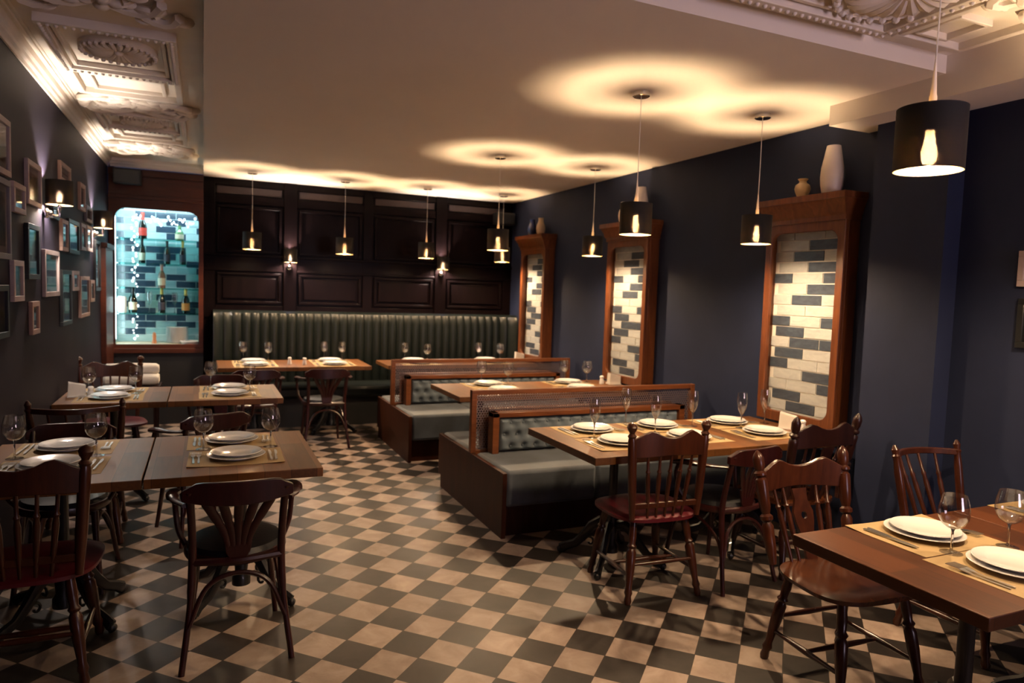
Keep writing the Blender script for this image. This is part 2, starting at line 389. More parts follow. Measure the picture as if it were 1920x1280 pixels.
# cornice along left and back wall of the plaster strip
def cornice(along, a0, a1, base, sgn):
    prof = [(0, 0), (.010, 0), (.014, .02), (.028, .03), (.032, .048), (.046, .058), (.052, .08), (.052, .09), (0, .09)]
    mb = MB(); n = len(prof); vs = []
    for t in (a0, a1):
        for d, h in prof:
            vs.append((base+sgn*d, t, CZ+h) if along == 'Y' else (t, base+sgn*d, CZ+h))
    fs = [(i, (i+1) % n, (i+1) % n+n, i+n) for i in range(n)]+[tuple(range(n)), tuple(range(2*n-1, n-1, -1))]
    return mb.add(vs, fs)
struct('trim_2', cornice('Y', YF, 8.6, XL, 1), M['plaster'])
struct('trim_3', cornice('X', XL+.03, 0, 8.56, -1), M['plaster'])
# moulded frames of the plaster ceiling
def ceil_frame(mb, x0, x1, y0, y1, w, d):
    z0, z1 = CU-d, CU+.005
    mb.box(x0, x1, y0, y0+w, z0, z1); mb.box(x0, x1, y1-w, y1, z0, z1); mb.box(x0, x0+w, y0+w, y1-w, z0, z1); mb.box(x1-w, x1, y0+w, y1-w, z0, z1)
def beads(mb, x0, x1, y0, y1, step, r, d):
    n = max(2, int((x1-x0)/step))
    for i in range(n+1):
        for y in (y0, y1): mb.ball((x0+(x1-x0)*i/n, y, CU-d), r, 6)
    n = max(2, int((y1-y0)/step))
    for i in range(1, n):
        for x in (x0, x1): mb.ball((x, y0+(y1-y0)*i/n, CU-d), r, 6)
pf = MB()
for (y0, y1, yr) in ((4.12, 4.98, 5.56), (6.10, 6.68, 7.2)):
    ceil_frame(pf, -.76, -.13, y0, y1, .05, .045); ceil_frame(pf, -.70, -.19, y0+.06, y1-.06, .022, .028)
    beads(pf, -.735, -.155, y0+.025, y1-.025, .035, .011, .046)
    ceil_frame(pf, -.76, -.13, y1+.004, yr, .04, .04); ceil_frame(pf, -.66, -.23, y1+.1, yr-.1, .025, .025)
pf.box(-.86, -.845, YF, 8.4, CU-.012, CU+.005); pf.box(-.835, -.825, YF, 8.4, CU-.008, CU+.005)
struct('trim_4', pf, M['plaster'], bev=.004)
pr = MB()
ceil_frame(pr, 1.9, 2.86, 1.0, 2.37, .06, .05); ceil_frame(pr, 1.98, 2.78, 1.08, 2.29, .025, .03); beads(pr, 1.93, 2.83, 1.03, 2.34, .04, .012, .05)
ceil_frame(pr, 2.92, 3.38, 1.0, 2.37, .04, .035); ceil_frame(pr, 2.99, 3.2, 2.08, 2.3, .02, .03)
ceil_frame(pr, .2, 1.84, 1.0, 2.37, .06, .05)
struct('trim_5', pr, M['plaster'], bev=.004)
def rosette(r, petals):
    mb = MB()
    mb.lathe([(r*1.18, .0), (r*1.18, -.02), (r*1.1, -.034), (r*1.02, -.022), (r, -.012), (0, -.01)], 40)
    for k in range(int(petals*1.4)):
        a = 2*PI*k/int(petals*1.4); mb.ball((r*1.1*math.cos(a), r*1.1*math.sin(a), -.036), r*.07, 6)
    for k in range(petals):
        a = 2*PI*k/petals; d = Vector((math.cos(a), math.sin(a), 0))
        pts = [d*r*t+Vector((0, 0, -.012-.022*math.sin(PI*t*.9))) for t in (.12, .3, .5, .7, .85, .97)]
        mb.tube(pts, [r*.03, r*.05, r*.075, r*.105, r*.115, r*.04], 6, flat=.8)
    mb.ball((0, 0, -.03), r*.14, 10, sz=.8)
    return mb
for x, y, r, lab in ((-.43, 4.52, .165, 'round plaster rosette in the nearer ceiling panel over the picture wall'), (-.43, 6.40, .15, 'round plaster rosette in the farther ceiling panel over the picture wall'), (2.58, 2.02, .24, 'large shell-petalled plaster rosette in the ceiling at top right')):
    tag(obj('ceiling_rosette', rosette(r, 22), M['plaster'], loc=(x, y, CU)), lab, 'ceiling ornament')
def swag(seed, w, h):
    rnd = random.Random(seed); mb = MB()
    for sx in (-1, 1):
        for (cx, cy, r0, d) in ((.35*w, .1*h, .16, 1), (.72*w, -.35*h, .13, -1), (.75*w, .45*h, .11, 1), (.2*w, -.5*h, .1, -1)):
            pts = []; rad = []
            for i in range(16):
                a = d*i*.52+rnd.random()*.1; rr = r0*(1-i/19)
                pts.append((sx*(cx+rr*math.cos(a)), cy+rr*math.sin(a), -.024-.012*math.sin(i*.9))); rad.append(.026*(1-i/30))
            mb.tube(pts, rad, 6)
            for i in range(7):
                a = rnd.random()*2*PI; rr = r0*(1+rnd.random()*.25)
                mb.ball((sx*(cx+rr*math.cos(a)), cy+rr*math.sin(a), -.02), .022+.014*rnd.random(), 7, sx=1.5, sy=.7, sz=.9)
    for i in range(9): mb.ball(((rnd.random()-.5)*w*.3, (rnd.random()-.5)*h*1.1, -.028), .02+.02*rnd.random(), 8, sz=.8)
    return mb
for i, (y, h, lab) in enumerate(((3.62, .40, 'plaster acanthus scroll relief at the top left edge of the picture'), (5.84, .22, 'plaster acanthus scroll relief between the two ceiling rosettes on the left'), (7.66, .40, 'plaster acanthus scroll relief farthest back, above the bar niche'))):
    tag(obj('ceiling_scroll_relief', swag(i+3, .30, h), M['plaster'], loc=(-.44, y, CU)), lab, 'ceiling ornament')
tag(obj('ceiling_scroll_relief', swag(11, .2, .35), M['plaster'], loc=(3.14, 1.68, CU)), 'plaster scroll relief in the ceiling beside the nearest pendant cord', 'ceiling ornament')

# ------------------------------------------------------------------ back wall panelling (joined to the wall)
YP = YB
pb = MB(); grl = MB(); xs = [.06, .94, 1.86, 2.80, 3.74]
pb.box(.0, XR, YP-.03, YP, 0, .35)
for x in (.94, 2.80): pb.box(x-.075, x+.075, YP-.05, YP, 1.2, CZ)            # pilasters carrying the wall lamps
for x in (.06, 1.86, 3.74): pb.box(x-.06, x+.06, YP-.03, YP, 1.2, CZ)
for z0, z1 in ((1.22, 1.34), (1.74, 1.92), (2.50, 2.60), (2.70, CZ)): pb.box(.0, XR, YP-.028, YP, z0, z1)
pb.box(.0, XR, YP-.055, YP, 1.90, 1.925); pb.box(.0, XR, YP-.045, YP, 1.735, 1.76)
for i in range(4):
    a, b = xs[i]+.08, xs[i+1]-.08
    if i in (0, 2): b -= .02
    else: a += .02
    pb.frame(a, b, 1.36, 1.72, .03, YP-.04, YP); pb.prism([(a+.06, 1.42), (b-.06, 1.42), (b-.06, 1.66), (a+.06, 1.66)], .03, mat=Matrix.Translation((0, YP-.012, 0)))
    pb.frame(a, b, 1.94, 2.48, .03, YP-.04, YP)
    grl.box(a+.0, b-.0, YP-.022, YP, 2.61, 2.69)
wbp = struct('trim_6', pb, M['panel'], bev=.005)
struct('trim_7', grl, M['grille'])

# ------------------------------------------------------------------ bar niche at the left end of the back wall
YN = 8.60
bn = thing('bar_niche', 'wood-framed bar niche with glowing teal tiles and glass shelves at the far left', 'bar', (0, 0, 0))
def rounded(x0, x1, z0, z1, rt, rb, n=8):
    p = []
    for (cx, cz, r, a0) in ((x1-rb, z0+rb, rb, -90), (x1-rt, z1-rt, rt, 0), (x0+rt, z1-rt, rt, 90), (x0+rb, z0+rb, rb, 180)):
        for i in range(n+1):
            a = R(a0+90*i/n); p.append((cx+r*math.cos(a), cz+r*math.sin(a)))
    return p
def ring_board(mb, outer, inner, y0, y1, mi=0):        # board with a hole: outer and inner loops of equal length
    n = len(outer)
    vs = [(x, y, z) for y in (y0, y1) for lp in (outer, inner) for (x, z) in lp]
    fs = []
    for i in range(n):
        j = (i+1) % n
        fs += [(i, j, n+j, n+i), (2*n+j, 2*n+i, 3*n+i, 3*n+j), (j, i, 2*n+i, 2*n+j), (n+i, n+j, 3*n+j, 3*n+i)]
    return mb.add(vs, fs, mi)
inner = rounded(-.865, -.05, .895, 2.36, .11, .012)
outer = rounded(-.925, .0, .80, 2.74, .002, .002)
sb = MB(); ring_board(sb, outer, inner, YN, YN+.03)
sb.box(-.925, .0, YN-.03, YN, 2.70, 2.775); sb.box(-.925, .0, YN-.02, YN, 2.46, 2.50); sb.box(-.925, .0, YN-.035, YN+.0, .80, .85)
obj('surround', sb, M['bar_wood'], bn, bev=.004)
obj('lower_panel', MB().box(-.925, 0, YN+.01, YN+.03, 0, .80), M['black'], bn)
obj('counter', MB().box(-.925, .0, YN+.03, 9.05, .86, .893), M['lab_cream'], bn)
cas = MB(); cas.box(-.925, -.885, YN+.03, 9.05, .893, 2.45); cas.box(-.03, 0, YN+.03, 9.05, .893, 2.45); cas.box(-.925, 0, YN+.03, 9.05, 2.45, 2.49)
obj('casing', cas, M['bar_tile'], bn)
def tile_wall(w, h, th, tw, dark, seed, mats3):
    rnd = random.Random(seed); mb = MB(); mb.box(-w/2, w/2, 0, .02, 0, h, 2); rows = int(h/th)+1
    for r in range(rows):
        z0, z1 = r*th+.004, min(h, (r+1)*th-.004)
        if z1-z0 < .005: continue
        x = -w/2-(tw/2 if r % 2 else 0)-tw*.15
        while x < w/2:
            a, b = max(-w/2, x+.004), min(w/2, x+tw-.004)
            k = rnd.random(); mi = 1 if k < dark else (0 if k < .65 else 3)
            if b-a > .006: mb.box(a, b, -.006, .001, z0, z1, mi)
            x += tw
    return mb
tw_ = obj('tile_wall', tile_wall(.86, 1.56, .078, .21, .36, 5, None), [M['bar_tile'], M['bar_navy'], M['bar_grout'], M['bar_tile2']], bn, loc=(-.457, 9.03, .893))
ledmb = MB(); ledmb.box(-.88, -.03, YN+.05, YN+.075, 2.425, 2.44); ledmb.box(-.878, -.868, YN+.06, YN+.085, .95, 2.42)
obj('light_strip', ledmb, M['led'], bn)
for z in (1.22, 1.50, 1.77, 2.04): obj('shelf', MB().box(-.885, -.03, 8.70, 9.0, z-.004, z+.01), M['shelfglass'], bn)
l = lamp('niche_light', 'AREA', (-.46, YN+.10, 2.42), 6, (.62, .92, 1.0), bn, shape='RECTANGLE'); l.data.size = .78; l.data.size_y = .05; l.rotation_euler = (R(25), 0, 0)
l = lamp('niche_side_light', 'AREA', (-.86, YN+.07, 1.65), 4.5, (.62, .92, 1.0), bn, shape='RECTANGLE'); l.data.size = .05; l.data.size_y = 1.4; l.rotation_euler = (R(90), 0, R(-60))
tag(obj('pilaster', MB().box(XL+.001, XL+.05, 7.97, YN-.04, 0, 1.95).box(XL+.001, XL+.065, 7.95, YN-.04, 1.90, 1.95), M['bar_wood'], bev=.004), 'low dark wood pilaster on the left wall beside the bar niche', 'pilaster')

fy = thing('led_glint_string', 'added string of glowing beads imitating strip-light glints on the niche tiles', 'imitated glints', (-.715, 8.97, .93))  # added glowing beads stand in for the LED strip reflecting in the tiles
rnd = random.Random(4); fp = []
for i in range(46): fp.append((.025*math.sin(i*1.7)+.012*rnd.random(), -.005+.02*rnd.random(), i*.031))
for i in range(34): fp.append((.015+i*.0185, -.005+.02*rnd.random(), 1.36+.03*math.sin(i*.8)-.02*(i % 3)))
obj('glint_thread', MB().tube(fp, .0012, 4), M['cord'], fy)
fbm = MB().ball((0, 0, 0), .0095, 6, sz=1.3).mesh('glint_bead', M['glint'])
for i, q in enumerate(fp): link('glint_bead', fbm, fy, q).scale = (.6+.7*rnd.random(),)*3
def bottle(h, r, kind):
    t = thing('bottle', '', 'bottle')
    gm = {'dark': M['bottle_dark'], 'green': M['bottle_green'], 'rose': M['bottle_rose']}[kind[0]]
    prof = [(0, 0), (r*.9, 0), (r, .01), (r, h*.5), (r*.85, h*.6), (r*.42, h*.74), (r*.36, h*.8), (r*.36, h*.97), (r*.42, h*.975), (r*.42, h), (0, h)]
    obj('glass_body', MB().lathe(prof, 16), gm, t)
    obj('paper_label', MB().lathe([(r*1.02, h*.12), (r*1.02, h*.42)], 16), kind[1], t)
    obj('foil_cap', MB().lathe([(r*.47, h*.72), (r*.40, h*.82), (r*.46, h*1.004), (0, h*1.006)], 16), kind[2], t)
    return t
BT = [(-.617, 2.05, .29, .042, ('dark', M['lab_red'], M['foil_red']), 'dark bottle with red foil and red label on the top shelf'),
 (-.248, 2.05, .17, .045, ('green', M['lab_cream'], M['bottle_green']), 'short green bottle with cream label on the top shelf'),
 (-.625, 1.78, .28, .034, ('dark', M['lab_cream'], M['foil_black']), 'wine bottle with tall cream label on the second shelf'),
 (-.375, 1.78, .26, .034, ('dark', M['lab_dark'], M['foil_black']), 'plain dark wine bottle in the middle of the second shelf'),
 (-.215, 1.78, .27, .034, ('dark', M['lab_dark'], M['foil_gold']), 'dark wine bottle with gold cap at right of the second shelf'),
 (-.43, 1.51, .27, .038, ('rose', M['lab_cream'], M['foil_pink']), 'pink sparkling wine bottle alone on the third shelf'),
 (-.72, 1.23, .28, .044, ('dark', M['lab_cream'], M['foil_black']), 'champagne bottle with cream label at left of the lowest shelf'),
 (-.43, 1.23, .29, .038, ('dark', M['lab_dark'], M['foil_gold']), 'slim dark bottle in the middle of the lowest shelf'),
 (-.185, 1.23, .28, .042, ('dark', M['lab_orange'], M['foil_gold']), 'champagne bottle with orange label and gold foil on the lowest shelf')]
for x, z, h, r, k, lab in BT:
    b = bottle(h, r, k); b.location = (x, 8.84, z); b['label'] = lab; b['group'] = 'bottles on the bar shelves'

# ------------------------------------------------------------------ glassware and table setting pieces
def glass_parts(t, bowl, foot_r, stem_h):
    th = .0012; outer = [(r, z) for r, z in bowl]; inner_ = [(max(.0005, r-th), z+(th if i == 0 else 0)) for i, (r, z) in enumerate(bowl)]
    obj('bowl', MB().lathe(outer+inner_[::-1], 28), M['glass'], t)
    obj('stem', MB().lathe([(.006, .004), (.0042, .02), (.0036, stem_h*.5), (.0042, stem_h*.9), (.009, stem_h+.004)], 12), M['solid_glass'], t)
    obj('foot', MB().lathe([(0, 0), (foot_r, 0), (foot_r, .0015), (foot_r*.5, .003), (.006, .007), (0, .007)], 28), M['glass'], t)
    return t
def balloon_glass():
    b = [(.004, .085), (.02, .09), (.036, .103), (.046, .122), (.049, .140), (.0475, .160), (.043, .182), (.038, .203)]
    return glass_parts(thing('wine_glass', '', 'wine glass'), b, .036, .085)
def tulip_glass():
    b = [(.004, .088), (.012, .098), (.024, .122), (.031, .15), (.0335, .175), (.0325, .205), (.029, .235)]
    return glass_parts(thing('wine_glass', '', 'wine glass'), b, .034, .09)
def plate(r, name):
    mb = MB().lathe([(0, .004), (r*.58, .004), (r*.64, .0075), (r*.78, .012), (r*.985, .0165), (r, .0185), (r*.985, .02), (r*.78, .0155), (r*.66, .011), (r*.6, .0085), (0, .0085)][::1], 40)
    mb.lathe([(r*.5, 0), (r*.56, 0), (r*.56, .006), (r*.5, .006)], 40, closed=True)
    return mb.mesh(name, M['china'])
ME_PL, ME_SM = plate(.135, 'dinner_plate'), plate(.118, 'side_plate')
def fork_mesh():
    o = []; mb = MB()
    prof = [(-.004, 0), (-.005, .03), (-.0035, .09), (-.003, .115), (-.009, .13), (-.011, .145), (-.011, .152)]
    pts = prof+[(.011, .152), (.011, .145), (.009, .13), (.003, .115), (.0035, .09), (.005, .03), (.004, 0)]
    def zf(y): return .002+.006*max(0, (y-.09)/.1)**1*(1 if y < .15 else 1)+(.004 if y > .11 else 0)*((y-.11)/.09)
    n = len(prof)
    vs = []
    for (x, y) in prof: vs += [(x, y, zf(y)), (-x, y, zf(y)), (x, y, zf(y)+.002), (-x, y, zf(y)+.002)]
    fs = []
    for i in range(n-1):
        a, b = i*4, i*4+4; fs += [(a, a+1, b+1, b), (a+2, b+2, b+3, a+3), (a, b, b+2, a+2), (a+1, a+3, b+3, b+1)]
    fs += [(0, 2, 3, 1), (n*4-4, n*4-3, n*4-1, n*4-2)]
    mb.add(vs, fs)
    for k in range(4):
        x = -.0093+k*.0062
        mb.box(x-.0014, x+.0014, .151, .195, .0095, .0112)
    return mb.mesh('dinner_fork', M['steel'])
def knife_mesh():
    mb = MB()
    mb.tube([(0, 0, .005), (0, .02, .005), (0, .06, .005), (0, .1, .005)], [.0045, .006, .0055, .004], 8, flat=.7)
    bl = [(-.004, .1), (.004, .1), (.0085, .13), (.009, .17), (.006, .2), (-.001, .212), (-.004, .19)]
    n = len(bl)
    mb.add([(x, y, .0042) for x, y in bl]+[(x, y, .0058) for x, y in bl], [tuple(range(n))[::-1], tuple(range(n, 2*n))]+[(i, (i+1) % n, (i+1) % n+n, i+n) for i in range(n)])
    return mb.mesh('dinner_knife', M['steel'])
ME_FK, ME_KN = fork_mesh(), knife_mesh()
def mat_mesh(seed):
    rnd = random.Random(seed); mb = MB(); nx, ny = 10, 8; vs = []; c = [rnd.random() for _ in range(4)]
    for top in (0, 1):
        for j in range(ny+1):
            for i in range(nx+1):
                u, v = i/nx*2-1, j/ny*2-1
                k = c[(u > 0)+2*(v > 0)]; z = .0012*top+.012*max(0, k-.55)*max(0, abs(u)+abs(v)-1.45)/.55+.0002
                vs.append((u*.215, v*.165, z))
    W1 = nx+1; o = W1*(ny+1); fs = []
    for j in range(ny):
        for i in range(nx):
            a = j*W1+i; fs += [(a, a+W1, a+W1+1, a+1), (o+a, o+a+1, o+a+W1+1, o+a+W1)]
    for i in range(nx): fs += [(i, i+1, o+i+1, o+i), (ny*W1+i+1, ny*W1+i, o+ny*W1+i, o+ny*W1+i+1)]
    for j in range(ny): fs += [((j+1)*W1, j*W1, o+j*W1, o+(j+1)*W1), (j*W1+nx, (j+1)*W1+nx, o+(j+1)*W1+nx, o+j*W1+nx)]
    return mb.add(vs, fs).mesh('placemat', M['paper'])
ME_MAT = [mat_mesh(i) for i in range(5)]
TZ = .75
def single(name, me, x, y, z, rz, label, cat, group):
    o = link(name, me); o.location = (x, y, z); o.rotation_euler = (0, 0, rz); return tag(o, label, cat, group)
NS = 0
def setting(x, y, side, where, grp, detail=2):        # where: e.g. 'at the near side of the left foreground aisle table'
    global NS; NS += 1
    rnd = random.Random(NS*7); rot = (0 if side == 'near' else PI)+(rnd.random()-.5)*.06
    c, s = math.cos(rot), math.sin(rot)
    def L(dx, dy): return x+c*dx-s*dy, y+s*dx+c*dy
    z = TZ+.0002
    single('placemat', ME_MAT[NS % 5], *L(0, -.0), z, rot, f'brown paper placemat {where}', 'placemat', 'placemats '+grp)
    z += .002
    single('dinner_plate', ME_PL, *L(0, 0), z, 0, f'lower, larger white plate {where}', 'plate', 'large plates '+grp)
    single('side_plate', ME_SM, *L(.0, .004), z+.0125, 0, f'upper, smaller white plate {where}', 'plate', 'small plates '+grp)
    for k in range(detail):
        single('dinner_fork', ME_FK, *L(-.165-.022*k, -.1), z, rot+(rnd.random()-.5)*.1, f'{("inner", "outer")[k]} steel fork {where}', 'fork', 'forks '+grp)
        single('dinner_knife', ME_KN, *L(.158+.022*k, -.11), z, rot+(rnd.random()-.5)*.1, f'{("inner", "outer")[k]} steel knife {where}', 'knife', 'knives '+grp)
def glassat(kind, x, y, where, grp):
    place(kind, balloon_glass if kind == 'balloon' else tulip_glass, (x, y, TZ+.0025), 0, ('round-bowled' if kind == 'balloon' else 'slender tulip-shaped')+f' clear wine glass {where}', 'wine glasses '+grp)

# ------------------------------------------------------------------ tables
def pedestal(t, x, y):
    obj('column', MB().turned((x, y, .06), (x, y, .70), [(0, .045), (.06, .045), (.1, .03), (.2, .036), (.25, .028), (.9, .026), (.93, .04), (1, .05)], 16), M['iron'], t)
    sp = MB(); sp.box(x-.2, x+.2, y-.025, y+.025, .692, .708); sp.box(x-.025, x+.025, y-.2, y+.2, .692, .708)
    obj('top_bracket', sp, M['iron'], t)
    for k in range(4):
        a = PI/4+k*PI/2; d = Vector((math.cos(a), math.sin(a), 0)); o = Vector((x, y, 0)); mb = MB()
        pts = [o+d*q+Vector((0, 0, z)) for q, z in ((.02, .22), (.07, .235), (.12, .2), (.17, .13), (.22, .075), (.28, .05), (.31, .03))]
        mb.tube(pts, [.02, .024, .022, .02, .018, .019, .022], 8, flat=1.4)
        sc = []
        for i in range(12):
            q = i*.55; r = .035*(1-i/14); sc.append(o+d*(.13+r*math.cos(q))+Vector((0, 0, .1+r*math.sin(q))))
        mb.tube(sc, .007, 6)
        mb.ball(o+d*.315+Vector((0, 0, .022)), .022, 8)
        obj('pedestal_leg', mb, M['iron'], t)
def table(label, x0, x1, y0, y1, mat, peds):
    cx, cy = (x0+x1)/2, (y0+y1)/2
    t = thing('dining_table', label, 'table', (cx, cy, 0), 0, 'wooden restaurant tables')
    obj('tabletop', MB().box(x0-cx, x1-cx, y0-cy, y1-cy, .708, TZ), mat, t, bev=.003)
    for dx in peds: pedestal(t, dx-cx, 0)
    return t
table('plank-topped table in the left foreground, its end by the aisle', -.233, .515, 3.30, 4.20, M['top_a'], [.18])
table('plank-topped table in the left foreground, against the left wall', -.925, -.24, 3.30, 4.20, M['top_a'], [-.6])
table('second-row plank table on the left, its end by the aisle', -.228, .55, 5.44, 6.21, M['top_a'], [.2])
table('second-row plank table pushed against the left wall', -.925, -.235, 5.44, 6.21, M['top_a'], [-.6])
table('long plank table before the green banquette, left of the booths', .13, 1.665, 7.47, 8.21, M['top_a'], [.5, 1.3])
table('farthest plank table, half hidden behind the rear booth screen', 1.85, 3.66, 7.5, 8.1, M['top_a'], [2.2, 3.2])
table('plank table between the two booth benches', 1.87, 3.66, 5.21, 6.0, M['top_a'], [2.2, 3.2])
table('long plank table in front of the nearest booth bench', 1.87, 3.655, 3.10, 3.93, M['top_a'], [2.25, 3.2])
table('dark plank table in the right foreground corner', 1.975, 2.86, 1.165, 1.868, M['top_b'], [2.45])
table('dark plank table cut off by the right edge of the picture', 2.865, 3.65, 1.165, 1.868, M['top_b'], [3.25])

W_FLR, W_FLL = 'of the left foreground aisle table', 'of the left foreground wall table'
W_2R, W_2L = 'of the second-row aisle table', 'of the second-row wall table'
W_3, W_4, W_5 = 'of the table before the banquette', 'of the farthest screened table', 'of the table between the booths'
W_6, W_7 = 'of the nearest booth table', 'of the right foreground table'
ST = [(.14, 3.985, 'far', 'on the far side '+W_FLR, 'aisle left'), (.148, 3.615, 'near', 'on the near side '+W_FLR, 'aisle left'),
 (-.62, 4.015, 'far', 'on the far side '+W_FLL, 'wall left'), (-.62, 3.63, 'near', 'on the near side '+W_FLL, 'wall left'),
 (.19, 6.0, 'far', 'on the far side '+W_2R, 'second row aisle'), (.185, 5.66, 'near', 'on the near side '+W_2R, 'second row aisle'),
 (-.61, 6.0, 'far', 'on the far side '+W_2L, 'second row wall'), (-.61, 5.66, 'near', 'on the near side '+W_2L, 'second row wall'),
 (.495, 8.0, 'far', 'at the far left place '+W_3, 'banquette table'), (.498, 7.65, 'near', 'at the near left place '+W_3, 'banquette table'),
 (1.305, 8.0, 'far', 'at the far right place '+W_3, 'banquette table'), (1.3, 7.65, 'near', 'at the near right place '+W_3, 'banquette table'),
 (2.252, 7.93, 'far', 'at the far left place '+W_4, 'far booth table'), (2.252, 7.67, 'near', 'at the near left place '+W_4, 'far booth table'),
 (3.163, 7.93, 'far', 'at the far right place '+W_4, 'far booth table'), (3.163, 7.67, 'near', 'at the near right place '+W_4, 'far booth table'),
 (2.355, 5.82, 'far', 'at the far left place '+W_5, 'middle booth table'), (2.345, 5.45, 'near', 'at the near left place '+W_5, 'middle booth table'),
 (3.17, 5.82, 'far', 'at the far right place '+W_5, 'middle booth table'), (3.11, 5.45, 'near', 'at the near right place '+W_5, 'middle booth table'),
 (2.22, 3.74, 'far', 'at the far left place '+W_6, 'front booth table'), (2.20, 3.38, 'near', 'at the near left place '+W_6, 'front booth table'),
 (2.716, 3.75, 'far', 'at the far middle place '+W_6, 'front booth table'), (2.70, 3.4, 'near', 'at the near middle place '+W_6, 'front booth table'),
 (3.286, 3.74, 'far', 'at the far right place '+W_6, 'front booth table'), (3.276, 3.38, 'near', 'at the near right place '+W_6, 'front booth table'),
 (2.45, 1.70, 'far', 'on the far side '+W_7, 'right foreground'), (2.42, 1.365, 'near', 'on the near side '+W_7, 'right foreground'),
 (3.30, 1.70, 'far', 'on the table cut off by the right edge', 'right edge')]
for s_ in ST: setting(*s_)
GL = [('balloon', .001, 3.826, 'left one standing '+W_FLR), ('balloon', .322, 3.80, 'right one standing '+W_FLR),
 ('balloon', -.80, 3.845, 'left one standing '+W_FLL), ('balloon', -.468, 3.815, 'right one standing '+W_FLL),
 ('balloon', .055, 6.13, 'left one standing '+W_2R), ('balloon', .335, 5.84, 'right one standing '+W_2R),
 ('balloon', -.76, 5.84, 'left one standing '+W_2L), ('balloon', -.46, 5.86, 'right one standing '+W_2L),
 ('balloon', .40, 8.17, 'leftmost one '+W_3), ('balloon', .655, 8.10, 'second from left '+W_3), ('balloon', 1.27, 8.19, 'third from left '+W_3), ('balloon', 1.462, 8.13, 'rightmost one '+W_3),
 ('balloon', 2.18, 8.05, 'leftmost one '+W_4), ('balloon', 2.40, 7.86, 'second from left '+W_4), ('balloon', 3.12, 8.07, 'third from left '+W_4), ('balloon', 3.34, 7.90, 'rightmost one '+W_4),
 ('balloon', 2.346, 5.97, 'leftmost one '+W_5), ('balloon', 2.54, 5.80, 'second from left '+W_5), ('balloon', 3.2, 5.965, 'third from left '+W_5), ('balloon', 3.39, 5.85, 'rightmost one '+W_5),
 ('tulip', 2.12, 3.545, 'leftmost, by the corner '+W_6), ('tulip', 2.57, 3.90, 'second from left, far row '+W_6), ('tulip', 2.575, 3.575, 'third from left, near row '+W_6), ('tulip', 2.96, 3.70, 'fourth from left '+W_6), ('tulip', 3.247, 3.56, 'second from right '+W_6), ('tulip', 3.54, 3.66, 'rightmost one '+W_6),
 ('balloon', 2.36, 1.535, 'nearest the corner '+W_7), ('balloon', 2.62, 1.505, 'nearer the right edge '+W_7)]
for k, x, y, wh in GL: glassat(k, x, y, wh, 'on the tables')

def napkins():
    t = thing('napkin_holder', '', 'napkin holder')
    for i in range(9):
        x = -.04+i*.009; rnd = random.Random(i)
        mb = MB().prism([(-.055, .008), (.055, .008), (.05+.006*rnd.random(), .075+.008*rnd.random()), (-.05, .10+.01*rnd.random())], .007, mat=Matrix.Translation((0, x, 0)))
        obj('napkin', mb, M['linen'], t)
    obj('holder', MB().box(-.06, .06, -.052, .052, 0, .008), M['china'], t)
    return t
place('napk', napkins, (3.585, 3.49, TZ), R(-50), 'fanned white napkins in a holder, right end of the nearest booth table', 'napkin holders')
place('napk', napkins, (3.60, 5.70, TZ), R(-10), 'fanned white napkins in a holder, right end of the table between the booths', 'napkin holders')
place('napk', napkins, (3.60, 7.9, TZ), R(-10), 'fanned white napkins in a holder, right end of the farthest table', 'napkin holders')
place('napk', napkins, (-.83, 5.80, TZ), R(10), 'fanned white napkins in a holder on the second-row table by the left wall', 'napkin holders')
def shaker():
    t = thing('salt_shaker', '', 'shaker')
    obj('body', MB().lathe([(0, 0), (.022, 0), (.024, .006), (.021, .03), (.017, .048), (.016, .055), (0, .055)], 16), M['china'], t)
    obj('cap', MB().lathe([(.016, .055), (.02, .06), (.02, .072), (.012, .08), (0, .081)], 16), M['china'], t)
    return t
for x, y, lab in ((.84, 7.72, 'white ceramic shaker, left one on the table before the banquette'), (.985, 7.66, 'white ceramic shaker, right one on the table before the banquette'),
    (-.735, 5.74, 'white ceramic shaker beside the napkins on the second-row wall table'), (3.48, 5.72, 'white ceramic shaker beside the napkins on the table between the booths'),
    (3.58, 3.36, 'white ceramic shaker beside the napkins on the nearest booth table')):
    place('shaker', shaker, (x, y, TZ), 0, lab, 'shakers')

